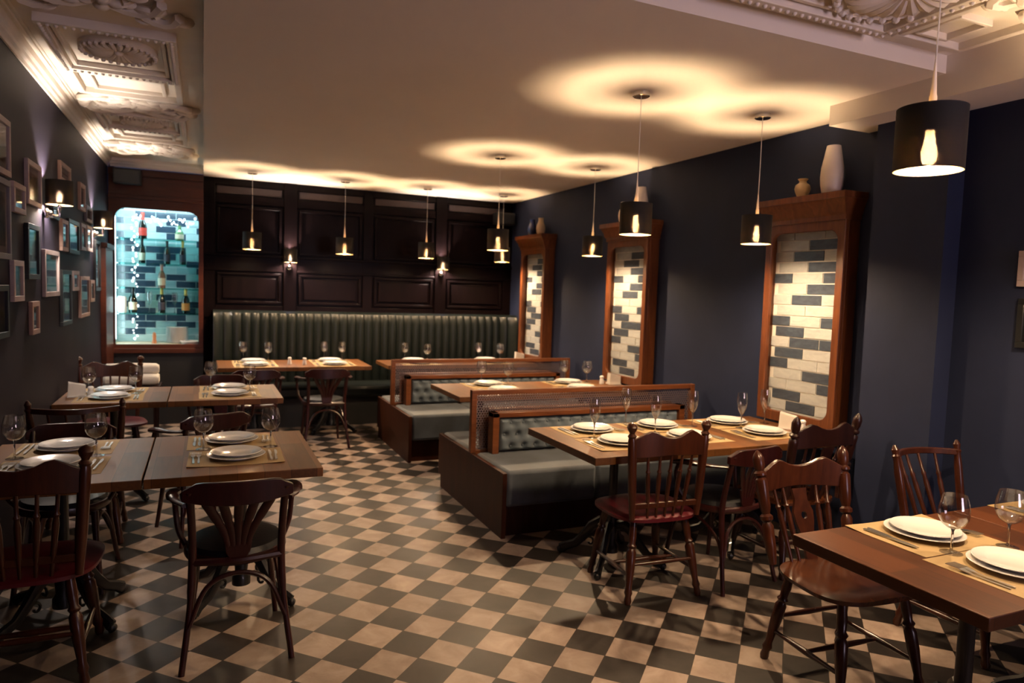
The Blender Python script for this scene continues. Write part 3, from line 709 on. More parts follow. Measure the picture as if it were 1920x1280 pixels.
# ------------------------------------------------------------------ chairs (built facing +Y, origin under the seat centre)
LEG = [(0, .015), (.04, .020), (.1, .016), (.14, .022), (.2, .016), (.45, .0245), (.62, .025), (.66, .017), (.69, .025), (.72, .017), (.82, .021), (1, .017)]
SPIN = [(0, .007), (.3, .0105), (.62, .013), (.7, .009), (.73, .013), (.76, .008), (1, .007)]
def saddle(w, d, th, z, n=16):
    mb = MB(); vs = []; k = n
    def pt(u, v):     # squircle plan
        a = math.atan2(v, u); r = max(abs(u), abs(v))
        c, s = math.cos(a), math.sin(a); q = (abs(c)**3.2+abs(s)**3.2)**(-1/3.2)
        x = c*q*r*w/2*(1+.06*(s*r)); y = s*q*r*d/2; return x, y
    for top in (0, 1):
        for j in range(k+1):
            for i in range(k+1):
                u, v = i/k*2-1, j/k*2-1; x, y = pt(u, v); rr = max(abs(u), abs(v))
                if top: zz = z-.014*math.exp(-((x/w*3)**2*.5+((y/d)+.05)**2*9))-.010*max(0, rr-.85)/.15+.006*math.exp(-(x/w*7)**2)*max(0, v)
                else: zz = z-th+.014*max(0, rr-.6)/.4
                vs.append((x, y, zz))
    W1 = k+1; o = W1*W1; fs = []
    for j in range(k):
        for i in range(k):
            a = j*W1+i; fs += [(a, a+W1, a+W1+1, a+1), (o+a, o+a+1, o+a+W1+1, o+a+W1)]
    for i in range(k): fs += [(i, i+1, o+i+1, o+i), (k*W1+i+1, k*W1+i, o+k*W1+i, o+k*W1+i+1), ((i+1)*W1, i*W1, o+i*W1, o+(i+1)*W1), (i*W1+k, (i+1)*W1+k, o+(i+1)*W1+k, o+i*W1+k)]
    return mb.add(vs, fs)
def spindle_chair(label, wd, seatm, crest='scallop', H=.95, hw=.225, lean=.06, splat=False, finial='ball', nsp=5, dep=.42):
    t = thing('spindle_chair', label, 'chair')
    sz = .45; yb = -.2
    obj('seat', saddle(.50, dep+.03, .042, sz), seatm, t)
    for sx in (-1, 1):
        obj('leg', MB().turned((sx*.215, -.225, 0), (sx*.155, -.15, sz-.03), LEG, 12), wd, t)
        obj('leg', MB().turned((sx*.215, .215, 0), (sx*.16, .14, sz-.03), LEG, 12), wd, t)
        p0, p1 = Vector((sx*(hw-.03), yb, sz-.01)), Vector((sx*hw, yb-lean, H))
        if finial == 'ball': pr_ = [(0, .013), (.3, .019), (.6, .02), (.80, .0195), (.84, .016), (.86, .021), (.885, .012), (.9, .014), (.92, .020), (.95, .024), (.98, .018), (1, .003)]
        elif finial == 'turned': pr_ = [(0, .013), (.12, .02), (.33, .022), (.37, .014), (.39, .024), (.42, .024), (.44, .015), (.5, .021), (.70, .023), (.74, .022), (.76, .014), (.78, .024), (.80, .024), (.82, .015), (.86, .021), (.93, .022), (.97, .015), (1, .004)]
        else: pr_ = [(0, .012), (.3, .017), (.7, .017), (.85, .013), (.88, .018), (.9, .012), (.95, .016), (1, .005)]
        obj('back_post', MB().turned(p0, p1, [(a, r*1.16) for a, r in pr_], 16), wd, t)
    def post(z): q = (z-sz)/(H-sz); return (hw-.03)+.03*q, yb-lean*q
    n = 15
    if crest == 'scallop': z1 = H-.075; hh = .105
    elif crest == 'bow': z1 = H-.045; hh = .032
    else: z1 = H-.07; hh = .11
    xw, yc = post(z1-.05); top = []; bot = []
    bowd = .035 if crest != 'bow' else .10
    for i in range(n):
        x = -xw+2*xw*i/(n-1); u = x/xw
        if crest == 'bow': tz = z1; bz = z1-hh
        else: tz = z1+.03*math.exp(-((abs(u)-.55)/.22)**2)-.02*abs(u)**6-.006*math.exp(-(u/.2)**2); bz = z1-hh+.012*math.cos(u*PI)*.5
        top.append((x, tz)); bot.append((x, bz))
    cf = lambda x: yc-bowd*(1-(x/xw)**2)
    obj('crest_rail', MB().strip(top, bot, .022, yf=cf), wd, t, bev=.004)
    zb = z1-hh+.012; x0w, y0 = post(sz+.05)
    xs_ = [-.12+.24*i/(nsp-1) for i in range(nsp)] if not splat else [-.135, -.085, .085, .135]
    for x in xs_: obj('spindle', MB().turned((x*.85, yb+.005, sz-.012), (x*1.12, cf(x*1.12), zb), SPIN, 10), wd, t)
    if splat:
        ol = [(-.03, 0), (.03, 0), (.028, .08), (.05, .16), (.055, .2), (.035, .25), (.04, .3), (-.04, .3), (-.035, .25), (-.055, .2), (-.05, .16), (-.028, .08)]
        k = (zb+.01-sz)/.3; ang = math.atan2(yb-cf(0), zb-sz)
        cx_, cz_, rh = 0, .185, .016
        hole = [(cx_+rh*math.cos(2*PI*(i-3)/12-PI/12), cz_+rh*math.sin(2*PI*(i-3)/12-PI/12)) for i in range(12)]
        mb = MB(); ring_board(mb, ol, hole, -.007, .007)
        q = Matrix.Translation((0, yb, sz-.01)) @ Matrix.Rotation(ang, 4, 'X') @ Matrix.Diagonal((1, 1, k, 1))
        mb.v = [tuple(q @ Vector(p)) for p in mb.v]
        obj('splat', mb, wd, t)
    elif crest == 'scallop':
        obj('lower_rail', MB().strip([(-x0w+2*x0w*i/8, sz+.075) for i in range(9)], [(-x0w+2*x0w*i/8, sz+.045) for i in range(9)], .018, yf=lambda x: y0-.0*(1-(x/x0w)**2)), wd, t, bev=.003)
    for sx in (-1, 1): obj('side_stretcher', MB().turned((sx*.196, -.2, .14), (sx*.196, .19, .14), [(0, .008), (.5, .014), (1, .008)], 10), wd, t)
    obj('cross_stretcher', MB().turned((-.195, 0, .14), (.195, 0, .14), [(0, .008), (.5, .014), (1, .008)], 10), wd, t)
    obj('rear_stretcher', MB().turned((-.19, -.2, .2), (.19, -.2, .2), [(0, .008), (.5, .013), (1, .008)], 10), wd, t)
    return t
def bent(pts, n=24):      # Catmull-Rom through points
    P = [Vector(p) for p in pts]; P = [P[0]*2-P[1]]+P+[P[-1]*2-P[-2]]; out = []
    seg = len(P)-3
    for i in range(n+1):
        q = min(seg-1e-6, seg*i/n); k = int(q); f = q-k; a, b, c, d = P[k:k+4]
        out.append(.5*((2*b)+(c-a)*f+(2*a-5*b+4*c-d)*f*f+(3*b-a-3*c+d)*f**3))
    return out
def bistro_chair(label, wd, seatm):
    t = thing('bentwood_armchair', label, 'chair')
    obj('seat_ring', MB().lathe([(.17, .415), (.21, .415), (.215, .43), (.21, .45), (.17, .45)], 32, closed=True, sy=1.02), wd, t)
    obj('seat_pad', MB().lathe([(0, .43), (.195, .43), (.2, .45), (.19, .472), (.12, .482), (0, .484)], 32, sy=1.02), seatm, t)
    for sx in (-1, 1):
        obj('back_leg', MB().tube(bent([(sx*.215, -.265, 0), (sx*.185, -.215, .25), (sx*.175, -.195, .45), (sx*.178, -.225, .62), (sx*.185, -.265, .76)]), [.013]*8+[.016]*17, 10), wd, t)
        obj('front_leg', MB().tube(bent([(sx*.19, .215, 0), (sx*.165, .18, .25), (sx*.155, .165, .42)]), [.012+.006*i/24 for i in range(25)], 10), wd, t)
        obj('arm', MB().tube(bent([(sx*.20, -.25, .70), (sx*.24, -.13, .688), (sx*.258, .0, .68), (sx*.25, .12, .66)]), [.015]*6+[.018]*6+[.026]*8+[.028]*4+[.016], 10, flat=.6), wd, t)
        obj('arm_support', MB().tube(bent([(sx*.25, .07, .655), (sx*.248, .09, .6), (sx*.235, .07, .5), (sx*.2, .03, .43)]), .012, 8), wd, t)
        obj('side_brace', MB().tube(bent([(sx*.2, -.24, .14), (sx*.175, -.17, .28), (sx*.165, 0, .36), (sx*.16, .14, .3), (sx*.18, .19, .15)]), .009, 8), wd, t)
    obj('leg_brace', MB().tube(bent([(-.19, -.235, .18), (-.12, -.2, .33), (0, -.19, .375), (.12, -.2, .33), (.19, -.235, .18)]), .010, 8), wd, t)
    n = 17; top = []; bot = []; ww = .215
    for i in range(n):
        x = -ww+2*ww*i/(n-1); u = abs(x)/ww
        top.append((x, .795-.035*max(0, (u-.72)/.28))); bot.append((x, .695+.025*u**2-.0))
    cf = lambda x: -.275-.035*(1-(x/ww)**2)+.02
    obj('top_rail', MB().strip(top, bot, .024, yf=cf), wd, t, bev=.004)
    for k in range(5):
        a = (k-2)/2; x1 = a*.125; x0 = a*.035
        pts = [Vector((x0, -.215, .47)), Vector((x0*1.4, -.225, .55)), Vector((x0+(x1-x0)*.55, -.245, .63)), Vector((x1, cf(x1), .71))]
        obj('back_slat', MB().tube(bent(pts, 10), [.013]*4+[.016]*3+[.019]*4, 8, flat=.4, up=(0, 1, 0)), wd, t)
    obj('slat_hub', MB().prism([(-.06, .55), (-.05, .48), (-.03, .44), (.03, .44), (.05, .48), (.06, .55)], .014, mat=Matrix.Translation((0, -.216, 0))), wd, t, bev=.004)
    obj('seat_back_rail', MB().tube(bent([(-.175, -.195, .44), (0, -.222, .44), (.175, -.195, .44)]), .016, 8), wd, t)
    return t
def put(o, x, y, deg, label, group):
    o.location = (x, y, 0); o.rotation_euler = (0, 0, R(deg)); o['label'] = label; o['group'] = group; return o
CG = 'chairs around the tables'
red = spindle_chair('', M['chair_brown'], M['red_leather'], 'scallop', .955, .225, .01)
put(red, 2.245, 3.175, -4, 'brown spindle-back chair with red leather seat before the nearest booth table', CG)
red2 = copy_thing(red, (-.64, 3.32, 0), 0, 'dark red spindle-back chair at the lower left corner of the picture', CG)
dk = spindle_chair('', M['chair_dark'], M['seat_wood'], 'scallop', .96, .24, .09, True, 'turned')
put(dk, 3.255, 3.16, 0, 'dark turned-post chair at the right end of the nearest booth table', CG)
wc = spindle_chair('', M['chair_brown'], M['seat_wood'], 'scallop', .925, .245, .11, True, 'turned')
put(wc, 2.50, 2.06, 176, 'glossy brown chair with pierced splat and bare wood seat, right foreground', CG)
fr = spindle_chair('', M['chair_brown'], M['seat_wood'], 'bow', .90, .235, .09, False, 'small', 4)
put(fr, 3.395, 2.09, 180, 'brown chair with thin bowed rail by the blue pillar at far right', CG)
copy_thing(fr, (-.68, 4.95, 0), R(2), 'dark chair with thin bowed rail between the two left wall tables', CG)
pc = copy_thing(red, (-.68, 6.46, 0), R(188), 'brown chair with scalloped crest behind the second-row wall table', CG)
ba = bistro_chair('', M['chair_red'], M['black_leather'])
put(ba, .135, 3.29, 0, 'mahogany bentwood armchair with fan back in the left foreground', CG)
for x, y, a, lab in ((2.74, 3.17, 8, 'mahogany bentwood armchair between the two spindle chairs at the nearest booth table'),
    (-.66, 4.20, 180, 'bentwood armchair pushed under the far side of the left foreground wall table'),
    (-.02, 4.86, 22, 'bentwood armchair turned askew between the left foreground and second-row tables'),
    (.14, 6.28, 180, 'bentwood armchair on the far side of the second-row aisle table'),
    (1.11, 7.17, 0, 'dark bentwood armchair, right one at the table before the banquette'),
    (.455, 7.17, 0, 'dark bentwood armchair, left one at the table before the banquette')):
    copy_thing(ba, (x, y, 0), R(a), lab, CG)

# white linen on a service stand behind the second-row chair
t = thing('service_stand', 'small dark stand under the folded white linen near the bar niche', 'stand', (-.62, 7.25, 0))
obj('top', MB().box(-.24, .26, -.18, .18, .60, .63), M['chair_dark'], t, bev=.004)
for sx in (-.2, .22):
    for sy in (-.14, .14): obj('leg', MB().box(sx-.015, sx+.015, sy-.015, sy+.015, 0, .60), M['chair_dark'], t)
for (dy, z, lab) in ((-.075, .632, 'front roll of white linen lying on the stand behind the scalloped chair'), (.045, .632, 'rear roll of white linen lying on the stand behind the scalloped chair'), (-.015, .725, 'topmost roll of white linen on the stand behind the scalloped chair')):
    mb = MB(); mb.tube([(-.22, 0, .054), (-.2, 0, .054), (0, 0, .056), (.2, 0, .054), (.225, 0, .054)], [.03, .05, .055, .051, .035], 14)
    tag(obj('rolled_linen', mb, M['linen'], loc=(-.60, 7.25+dy, z)), lab, 'linen', 'rolled linen on the stand')

# ------------------------------------------------------------------ booth benches
def tufted(w, h, d, nx, nz):
    mb = MB(); NX, NZ = nx*8, nz*8; vs = []; btn = []
    rows = nz
    for j in range(rows):
        for i in range(nx+1):
            x = (i+(.5 if j % 2 else 0))/nx*w
            if .03 < x < w-.03: btn.append((x, (j+.5)/rows*h))
    for b in (0, 1):
        for j in range(NZ+1):
            for i in range(NX+1):
                x, z = i/NX*w, j/NZ*h
                e = min(x, w-x, z, h-z); y = d*min(1, (e/.03))**.5
                if b == 0:
                    dm = min(((x-bx)**2+(z-bz)**2)**.5 for bx, bz in btn)
                    y -= .028*math.exp(-(dm/.022)**2)
                    y += .006*math.sin(min(dm/.06, 1)*PI/2)
                else: y = 0
                vs.append((x, -y, z))
    W1 = NX+1; o = W1*(NZ+1); fs = []
    for j in range(NZ):
        for i in range(NX):
            a = j*W1+i; fs += [(a, a+1, a+W1+1, a+W1), (o+a, o+a+W1, o+a+W1+1, o+a+1)]
    for i in range(NX): fs += [(i+1, i, o+i, o+i+1), (NZ*W1+i, NZ*W1+i+1, o+NZ*W1+i+1, o+NZ*W1+i)]
    for j in range(NZ): fs += [(j*W1, (j+1)*W1, o+(j+1)*W1, o+j*W1), ((j+1)*W1+NX, j*W1+NX, o+j*W1+NX, o+(j+1)*W1+NX)]
    mb.add(vs, fs)
    return mb, [(x, -(d-.018), z) for x, z in btn]
def cushion(x0, x1, y0, y1, z0, z1):
    return MB().box(x0, x1, y0, y1, z0, z1)
def booth(label, x0, x1, y0, ym, y1, zt):
    t = thing('booth_bench', label, 'bench', (x0, ym, 0), 0, 'double-sided booth benches')
    L = x1-x0; a, b = y0-ym, y1-ym
    obj('end_panel', MB().add([(0, a, .0), (0, b+.12, 0), (0, b, .09), (0, b, .43), (0, a, .43), (.03, a, 0), (.03, b+.12, 0), (.03, b, .09), (.03, b, .43), (.03, a, .43)] if False else
        [(0, a, 0), (0, b-.06, 0), (0, b-.06, .1), (0, b, .1), (0, b, .43), (0, a, .43), (.03, a, 0), (.03, b-.06, 0), (.03, b-.06, .1), (.03, b, .1), (.03, b, .43), (.03, a, .43)],
        [(0, 5, 4, 3, 2, 1), (6, 7, 8, 9, 10, 11)]+[(i, (i+1) % 6, (i+1) % 6+6, i+6) for i in range(6)]), M['booth_wood'], t, bev=.003)
    obj('base', MB().box(.03, L, a+.05, b-.05, 0, .2), M['booth_wood'], t, bev=.003)
    half = .70
    for k, (xa, xb) in enumerate(((.032, half), (half+.006, L))):
        obj('seat_cushion', cushion(xa, xb, a+.005, -.04, .2, .44), M['seat_velvet'], t, bev=.025)
        obj('seat_cushion', cushion(xa, xb, .04, b-.005, .2, .44), M['seat_velvet'], t, bev=.025)
    dv = MB(); dv.box(-.002, .038, -.022, .022, .43, zt); dv.box(L-.10, L-.06, -.022, .022, .2, zt); dv.box(.035, L-.10, -.022, .022, zt-.035, zt); dv.box(.035, L-.10, -.022, .022, .40, .45)
    obj('divider_frame', dv, M['frame_wood_x'], t, bev=.003)
    obj('mesh_screen', MB().box(.035, L-.10, -.002, .002, .45, zt-.035), M['mesh'], t)
    for sgn in (-1, 1):
        xa, xb, zh = .12, L-.24, .735
        fm = MB(); y_in, y_out = sgn*.045, sgn*.135; yy = sorted((y_in, y_out))
        fm.box(xa, xa+.05, yy[0], yy[1], .44, zh); fm.box(xb-.05, xb, yy[0], yy[1], .44, zh); fm.box(xa, xb, yy[0], yy[1], zh-.035, zh)
        fm.box(xa+.05, xb-.05, *sorted((y_in, y_in+sgn*.012)), .44, zh-.035)
        fr_ = obj('back_frame', fm, M['frame_wood_x'], t, bev=.003)
        pad, btn = tufted(xb-xa-.10, zh-.035-.445, .075, 16, 3)
        q = Matrix.Translation((xa+.05, y_in+sgn*.012, .445)) if sgn < 0 else Matrix.Translation((xb-.05, y_in+sgn*.012, .445)) @ Matrix.Rotation(PI, 4, 'Z')
        pad.v = [tuple(q @ Vector(p)) for p in pad.v]
        po = obj('back_cushion', pad, M['velvet'], t)
        if sgn < 0:
            bme = MB().ball((0, 0, 0), .0085, 8, sy=.7).mesh('button', M['velvet'])
            for c_ in btn: link('button', bme, po, tuple(q @ Vector(c_)))
    return t
booth('nearer double booth bench with perforated screen and grey-blue tufted back', 1.765, 3.795, 4.06, 4.68, 5.40, .885)
booth('rear double booth bench with perforated screen near the green banquette', 1.72, 3.795, 6.155, 6.845, 7.42, .885)

# ------------------------------------------------------------------ green banquette
bq = thing('banquette', 'dark green leather banquette with channelled back along the back wall', 'bench', (0, 0, 0))
bx0, bx1, nch = .10, 3.79, 37
cb = MB(); NXB = nch*6; rows_b = []
pz = [(.44, .0), (.7, .0), (1.0, .0), (1.15, -.005), (1.22, -.015), (1.26, -.035), (1.28, -.07), (1.285, -.11), (1.285, -.16)]
vs = []
def end_curve(x):       # both ends bend forward
    e = max(0, 1-(x-bx0)/.28); g = max(0, 1-(bx1-x)/.22); return .16*e*e+.14*g*g
for z, dy in pz:
    for i in range(NXB+1):
        x = bx0+(bx1-bx0)*i/NXB; ph = (i % 6)/6
        vs.append((x, 8.52-end_curve(x)-dy-.026*abs(math.sin(PI*ph))**.6*(1 if z < 1.28 else .4), z))
W1 = NXB+1; fs = []
for j in range(len(pz)-1):
    for i in range(NXB): fs.append((j*W1+i, j*W1+i+1, (j+1)*W1+i+1, (j+1)*W1+i))
o0 = len(vs)
vs += [(bx0, 8.69, .44), (bx1, 8.69, .44), (bx1, 8.69, 1.285), (bx0, 8.69, 1.285)]
k = len(pz)-1
fs += [tuple([o0]+[j*W1 for j in range(k+1)]+[o0+3])[::1], tuple([o0+1]+[j*W1+NXB for j in range(k+1)]+[o0+2])[::-1], tuple([k*W1+i for i in range(NXB+1)]+[o0+2, o0+3]), (o0, o0+3, o0+2, o0+1)]
cb.add(vs, fs)
obj('channelled_back', cb, M['green_leather'], bq)
for xa, xb in ((.12, 1.30), (1.305, 2.5), (2.505, 3.79)): obj('seat_cushion', MB().box(xa, xb, 7.97, 8.53, .34, .46), M['green_leather'], bq, bev=.03)
obj('base', MB().box(.14, 3.79, 8.10, 8.66, 0, .34), M['black'], bq)

# ------------------------------------------------------------------ tiled niches on the right wall
PAT = ['LLL', 'LD', 'LDL', 'LD', 'DLD', 'LD', 'LDL', 'LL', 'DLD', 'DL', 'LDD', 'DL', 'DLL', 'LD', 'LLD', 'DL', 'LDL', 'LL']
def niche(label, y0, y1):
    t = thing('tiled_wall_frame', label, 'wall frame', (0, (y0+y1)/2, 0), 0, 'wood-framed tile panels on the right wall')
    w = (y1-y0)/2; xf = 3.67
    # local build in (x', z) with x' along -Y, then turned onto the wall
    q = Matrix(((0, 1, 0, 0), (-1, 0, 0, 0), (0, 0, 1, 0), (0, 0, 0, 1)))      # (x,y,z)->(y,-x,z)
    fm = MB(); a = w
    ring_board(fm, rounded(-a, a, .76, 2.14, .002, .002), rounded(-a+.055, a-.055, .83, 2.06, .07, .07), xf, xf+.03)
    for sx in (-1, 1): fm.box(*sorted((sx*(a-.02), sx*a)), xf+.03, XR, .76, 2.14)
    fm.box(-a, a, xf+.03, XR, .76, .80)
    fm.v = [tuple(q @ Vector(p)) for p in fm.v]
    obj('frame', fm, M['frame_wood'], t, bev=.004)
    cr = MB()
    prof = [(0, 2.12), (.012, 2.12), (.012, 2.15), (.03, 2.17), (.035, 2.20), (.06, 2.235), (.065, 2.25), (.075, 2.25), (.075, 2.29), (0, 2.29)]
    n = len(prof); vs = []
    for d, z in prof:        # mitred crown on three sides
        vs += [(-a-d*.6, XR, z), (-a-d*.6, xf-d, z), (a+d*.6, xf-d, z), (a+d*.6, XR, z)]
    fs = []
    for i in range(n-1):
        for k in range(3): fs.append((i*4+k, i*4+k+1, i*4+4+k+1, i*4+4+k))
        fs.append((i*4+3, i*4, i*4+4, i*4+7))
    fs += [(3, 2, 1, 0), ((n-1)*4, (n-1)*4+1, (n-1)*4+2, (n-1)*4+3)]
    cr.add(vs, fs); cr.v = [tuple(q @ Vector(p)) for p in cr.v]
    obj('cornice', cr, M['frame_wood'], t)
    tl = MB(); tl.box(-a+.02, a-.02, XR-.045, XR-.005, .80, 2.12, 2); th = .0742; tw = .262; z = 2.09
    x0 = -a+.055
    for r, row in enumerate(PAT):
        x = x0 if len(row) == 2 else x0-tw*.5
        for ch in row:
            xa, xb = max(-a+.021, x+.004), min(a-.021, x+tw-.004)
            if x == x0 and len(row) == 2: xa = max(-a+.021, x+.004)
            if xb-xa > .01: tl.box(xa, xb, XR-.05, XR-.043, z-th+.004, z-.004, 1 if ch == 'D' else 0)
            x += tw
        z -= th
    tl.v = [tuple(q @ Vector(p)) for p in tl.v]
    obj('tile_panel', tl, [M['tile_light'], M['tile_navy'], M['grout']], t)
    return t
niche('tall wood-framed panel of grey and navy tiles nearest the pillar', 3.205, 3.875)
niche('tall wood-framed panel of grey and navy tiles, middle of three on the right wall', 5.34, 6.03)
niche('tall wood-framed panel of grey and navy tiles farthest back by the banquette', 7.42, 8.10)
def vase(prof, mat, label, x, y, ribs=0, n=32):
    mb = MB(); mb.lathe(prof, n)
    if ribs:
        k = len(prof)
        mb.v = [(p[0]*(1-(.03 if (i//k) % 2 else 0)), p[1]*(1-(.03 if (i//k) % 2 else 0)), p[2]) for i, p in enumerate(mb.v)]
    return tag(obj('vase', mb, mat, loc=(x, y, 2.29)), label, 'vase', 'vases on the wall frames')
TALL = [(0, 0), (.05, 0), (.058, .01), (.068, .06), (.072, .11), (.068, .17), (.055, .24), (.046, .29), (.042, .31), (.038, .31), (.036, .29), (0, .28)]
URN = [(0, 0), (.026, 0), (.03, .008), (.045, .04), (.052, .065), (.045, .09), (.026, .103), (.022, .115), (.034, .13), (.03, .132), (.018, .118), (0, .116)]
JUG = [(0, 0), (.036, 0), (.048, .03), (.055, .07), (.05, .11), (.034, .15), (.028, .18), (.034, .2), (.03, .2), (.024, .18), (0, .17)]
vase(TALL, M['vase_w'], 'tall white ribbed vase on the wall frame nearest the pillar', 3.70, 3.36, 1)
vase(URN, M['vase_c'], 'small cream urn beside the tall white vase', 3.70, 3.60)
vase(TALL, M['vase_w'], 'tall white ribbed vase on the middle wall frame, behind a pendant', 3.70, 5.52, 1)
vase(JUG, M['vase_w'], 'white narrow-necked vase on the middle wall frame', 3.70, 5.80)
vase(JUG, M['vase_b'], 'dark blue glazed vase on the farthest wall frame', 3.70, 7.86)
vase(JUG, M['vase_c'], 'cream vase beside the dark blue one on the farthest frame', 3.70, 7.62)

# ------------------------------------------------------------------ pendant lamps
def pendant():
    t = thing('pendant_lamp', '', 'pendant lamp')          # origin at the centre of the shade's lower rim
    h, r = .183, .0925
    obj('shade', MB().lathe([(r, 0), (r, h)], 48).mesh('shade', M['shade']) and MB().lathe([(r, 0), (r+.0015, 0), (r+.0015, h), (r, h)], 48, closed=True), M['shade'], t)
    obj('shade_lining', MB().lathe([(r-.0035, .0005), (r-.001, .0005), (r-.001, h-.0005), (r-.0035, h-.0005)], 48, closed=True), M['lining'], t)
    sp = MB()
    for k in range(3):
        a = 2*PI*k/3; sp.tube([(.02*math.cos(a), .02*math.sin(a), h-.045), ((r-.004)*math.cos(a), (r-.004)*math.sin(a), h-.01)], .0016, 5)
    sp.lathe([(.018, h-.05), (.0235, h-.05), (.0235, h-.042), (.018, h-.042)], 20, closed=True)
    obj('shade_spider', sp, M['chrome'], t)
    obj('lamp_holder', MB().lathe([(0, .118), (.025, .118), (.026, .125), (.023, .165), (.012, .18), (0, .18)], 20), M['black'], t)
    obj('cord_grip', MB().lathe([(0, h-.01), (.0105, h-.01), (.0105, h+.035), (.0085, h+.04), (.0025, h+.14), (0, h+.14)], 14), M['cord'], t)
    obj('bulb', MB().lathe([(0, .014), (.010, .017), (.019, .029), (.0225, .046), (.021, .064), (.015, .086), (.0125, .104), (.0125, .117), (0, .117)], 20), M['glow'], t)
    return t
PD = [(.474, 8.0, 'black drum pendant lamp, leftmost of the far row before the panelling'), (1.448, 8.0, 'black drum pendant lamp, second from left in the far row'),
 (2.39, 7.97, 'black drum pendant lamp, third from left in the far row'), (3.355, 7.97, 'black drum pendant lamp in the far right corner, partly behind a nearer one'),
 (2.365, 5.724, 'black drum pendant lamp over the left end of the table between the booths'), (3.333, 5.745, 'black drum pendant lamp over the right end of the table between the booths'),
 (2.324, 3.514, 'black drum pendant lamp over the left end of the nearest booth table'), (3.26, 3.536, 'black drum pendant lamp beside the tiled frame nearest the pillar')]
for i, (x, y, lab) in enumerate(PD):
    if i == 0:
        base = pendant(); base.location = (x, y, 1.957); base['label'] = lab; base['group'] = 'black drum pendant lamps'
        kids = list(base.children)
        t = base
    else:
        t = base.copy(); COL.objects.link(t); t.location = (x, y, 1.957); t['label'] = lab
        for ch in kids:
            d = ch.copy(); COL.objects.link(d); d.parent = t
            for g in list(ch.children):
                e = g.copy(); COL.objects.link(e); e.parent = d
def finish_pendant(t, zb, zc):
    top = zc-zb
    obj('cord', MB().tube([(0, 0, .31), (.002, 0, top*.6), (0, 0, top-.02)], .0022, 6), M['cord'], t)
    obj('ceiling_rose', MB().lathe([(0, top-.03), (.045, top-.03), (.05, top-.026), (.05, top-.001), (0, top-.001)], 24), M['chrome'], t)
allp = [o for o in bpy.data.objects if o.name.startswith('pendant_lamp')]
bigs = []
for x, y, lab in ((1.97, 1.44, 'nearest black drum pendant lamp, large at the upper right'), (3.22, 1.56, 'black drum pendant lamp over the table cut off by the right edge')):
    big = base.copy(); COL.objects.link(big); big.location = (x, y, 1.997); big['label'] = lab; bigs.append(big)
    for ch in kids:
        d = ch.copy(); COL.objects.link(d); d.parent = big
        for g in list(ch.children):
            e = g.copy(); COL.objects.link(e); e.parent = d
for t in allp: finish_pendant(t, 1.957, CZ)
for big in bigs: finish_pendant(big, 1.997, CU)

# ------------------------------------------------------------------ wall sconces
def sconce():
    t = thing('wall_sconce', '', 'wall lamp')      # origin on the wall, +X out of the wall
    obj('wall_mount', MB().ball((.018, 0, 0), .034, 14, sx=.6).ball((.035, 0, 0), .02, 12), M['chrome'], t)
    obj('arm', MB().tube([(.03, 0, -.005), (.06, 0, -.012), (.09, 0, -.012)], .006, 8), M['chrome'], t)
    obj('stem', MB().lathe([(0, -.02), (.008, -.02), (.008, .02), (.011, .03), (.011, .075), (0, .075)], 12, mat=Matrix.Translation((.09, 0, 0))), M['chrome'], t)
    q = Matrix.Translation((.09, 0, .055)); r, h = .075, .155
    obj('shade', MB().lathe([(r, 0), (r+.0015, 0), (r+.0015, h), (r, h)], 40, closed=True, mat=q), M['shade'], t)
    obj('shade_lining', MB().lathe([(r-.0035, .0005), (r-.001, .0005), (r-.001, h-.0005), (r-.0035, h-.0005)], 40, closed=True, mat=q), M['lining'], t)
    obj('bulb', MB().lathe([(0, .02), (.012, .02), (.0165, .045), (.017, .06), (.012, .08), (0, .09)], 16, mat=q), M['sconce_glow'], t)
    up = lamp('up_light', 'SPOT', (.012, 0, .2), SC_W*.45, (.93, .93, 1.0), t, .008, spot_size=R(40), spot_blend=.5); up.rotation_euler = (R(180), R(-4), 0)
    dn = lamp('down_light', 'SPOT', (.012, 0, -.06), SC_W*.2, (.6, .52, 1.0), t, .008, spot_size=R(24), spot_blend=.6); dn.rotation_euler = (0, R(-4), 0)
    return t
SC_W = 50
SCG = 'black drum wall sconces'
s0 = sconce(); s0.location = (XL, 5.3, 2.0); tag(s0, 'black drum wall sconce among the pictures, nearer one on the left wall', 'wall lamp', SCG)
copy_thing(s0, (XL, 7.42, 2.0), 0, 'black drum wall sconce farther along the left wall, by the bar niche', SCG)
for x, lab in ((.93, 'black drum wall sconce on the dark panelling, left one above the banquette'), (2.80, 'black drum wall sconce on the dark panelling, right one above the banquette')):
    copy_thing(s0, (x, YB-.05, 1.80), R(-90), lab, SCG)

# ------------------------------------------------------------------ loudspeakers
def speaker(w, h, d):
    t = thing('loudspeaker', '', 'loudspeaker')
    obj('cabinet', MB().box(-w/2, w/2, 0, d, -h/2, h/2), M['black'], t, bev=.006)
    obj('grille', MB().box(-w/2+.012, w/2-.012, -.008, 0, -h/2+.012, h/2-.012), M['black_frame'], t, bev=.003)
    obj('bracket', MB().box(-.02, .02, d, d+.03, -.03, .03), M['black'], t)
    return t
s1 = speaker(.26, .15, .15); s1.location = (-.73, YN-.215, 2.67); s1['label'] = 'black loudspeaker under the ceiling above the bar niche'
s2 = copy_thing(s1, (3.62, YB-.22, 2.55), 0, 'black loudspeaker high in the far right corner')

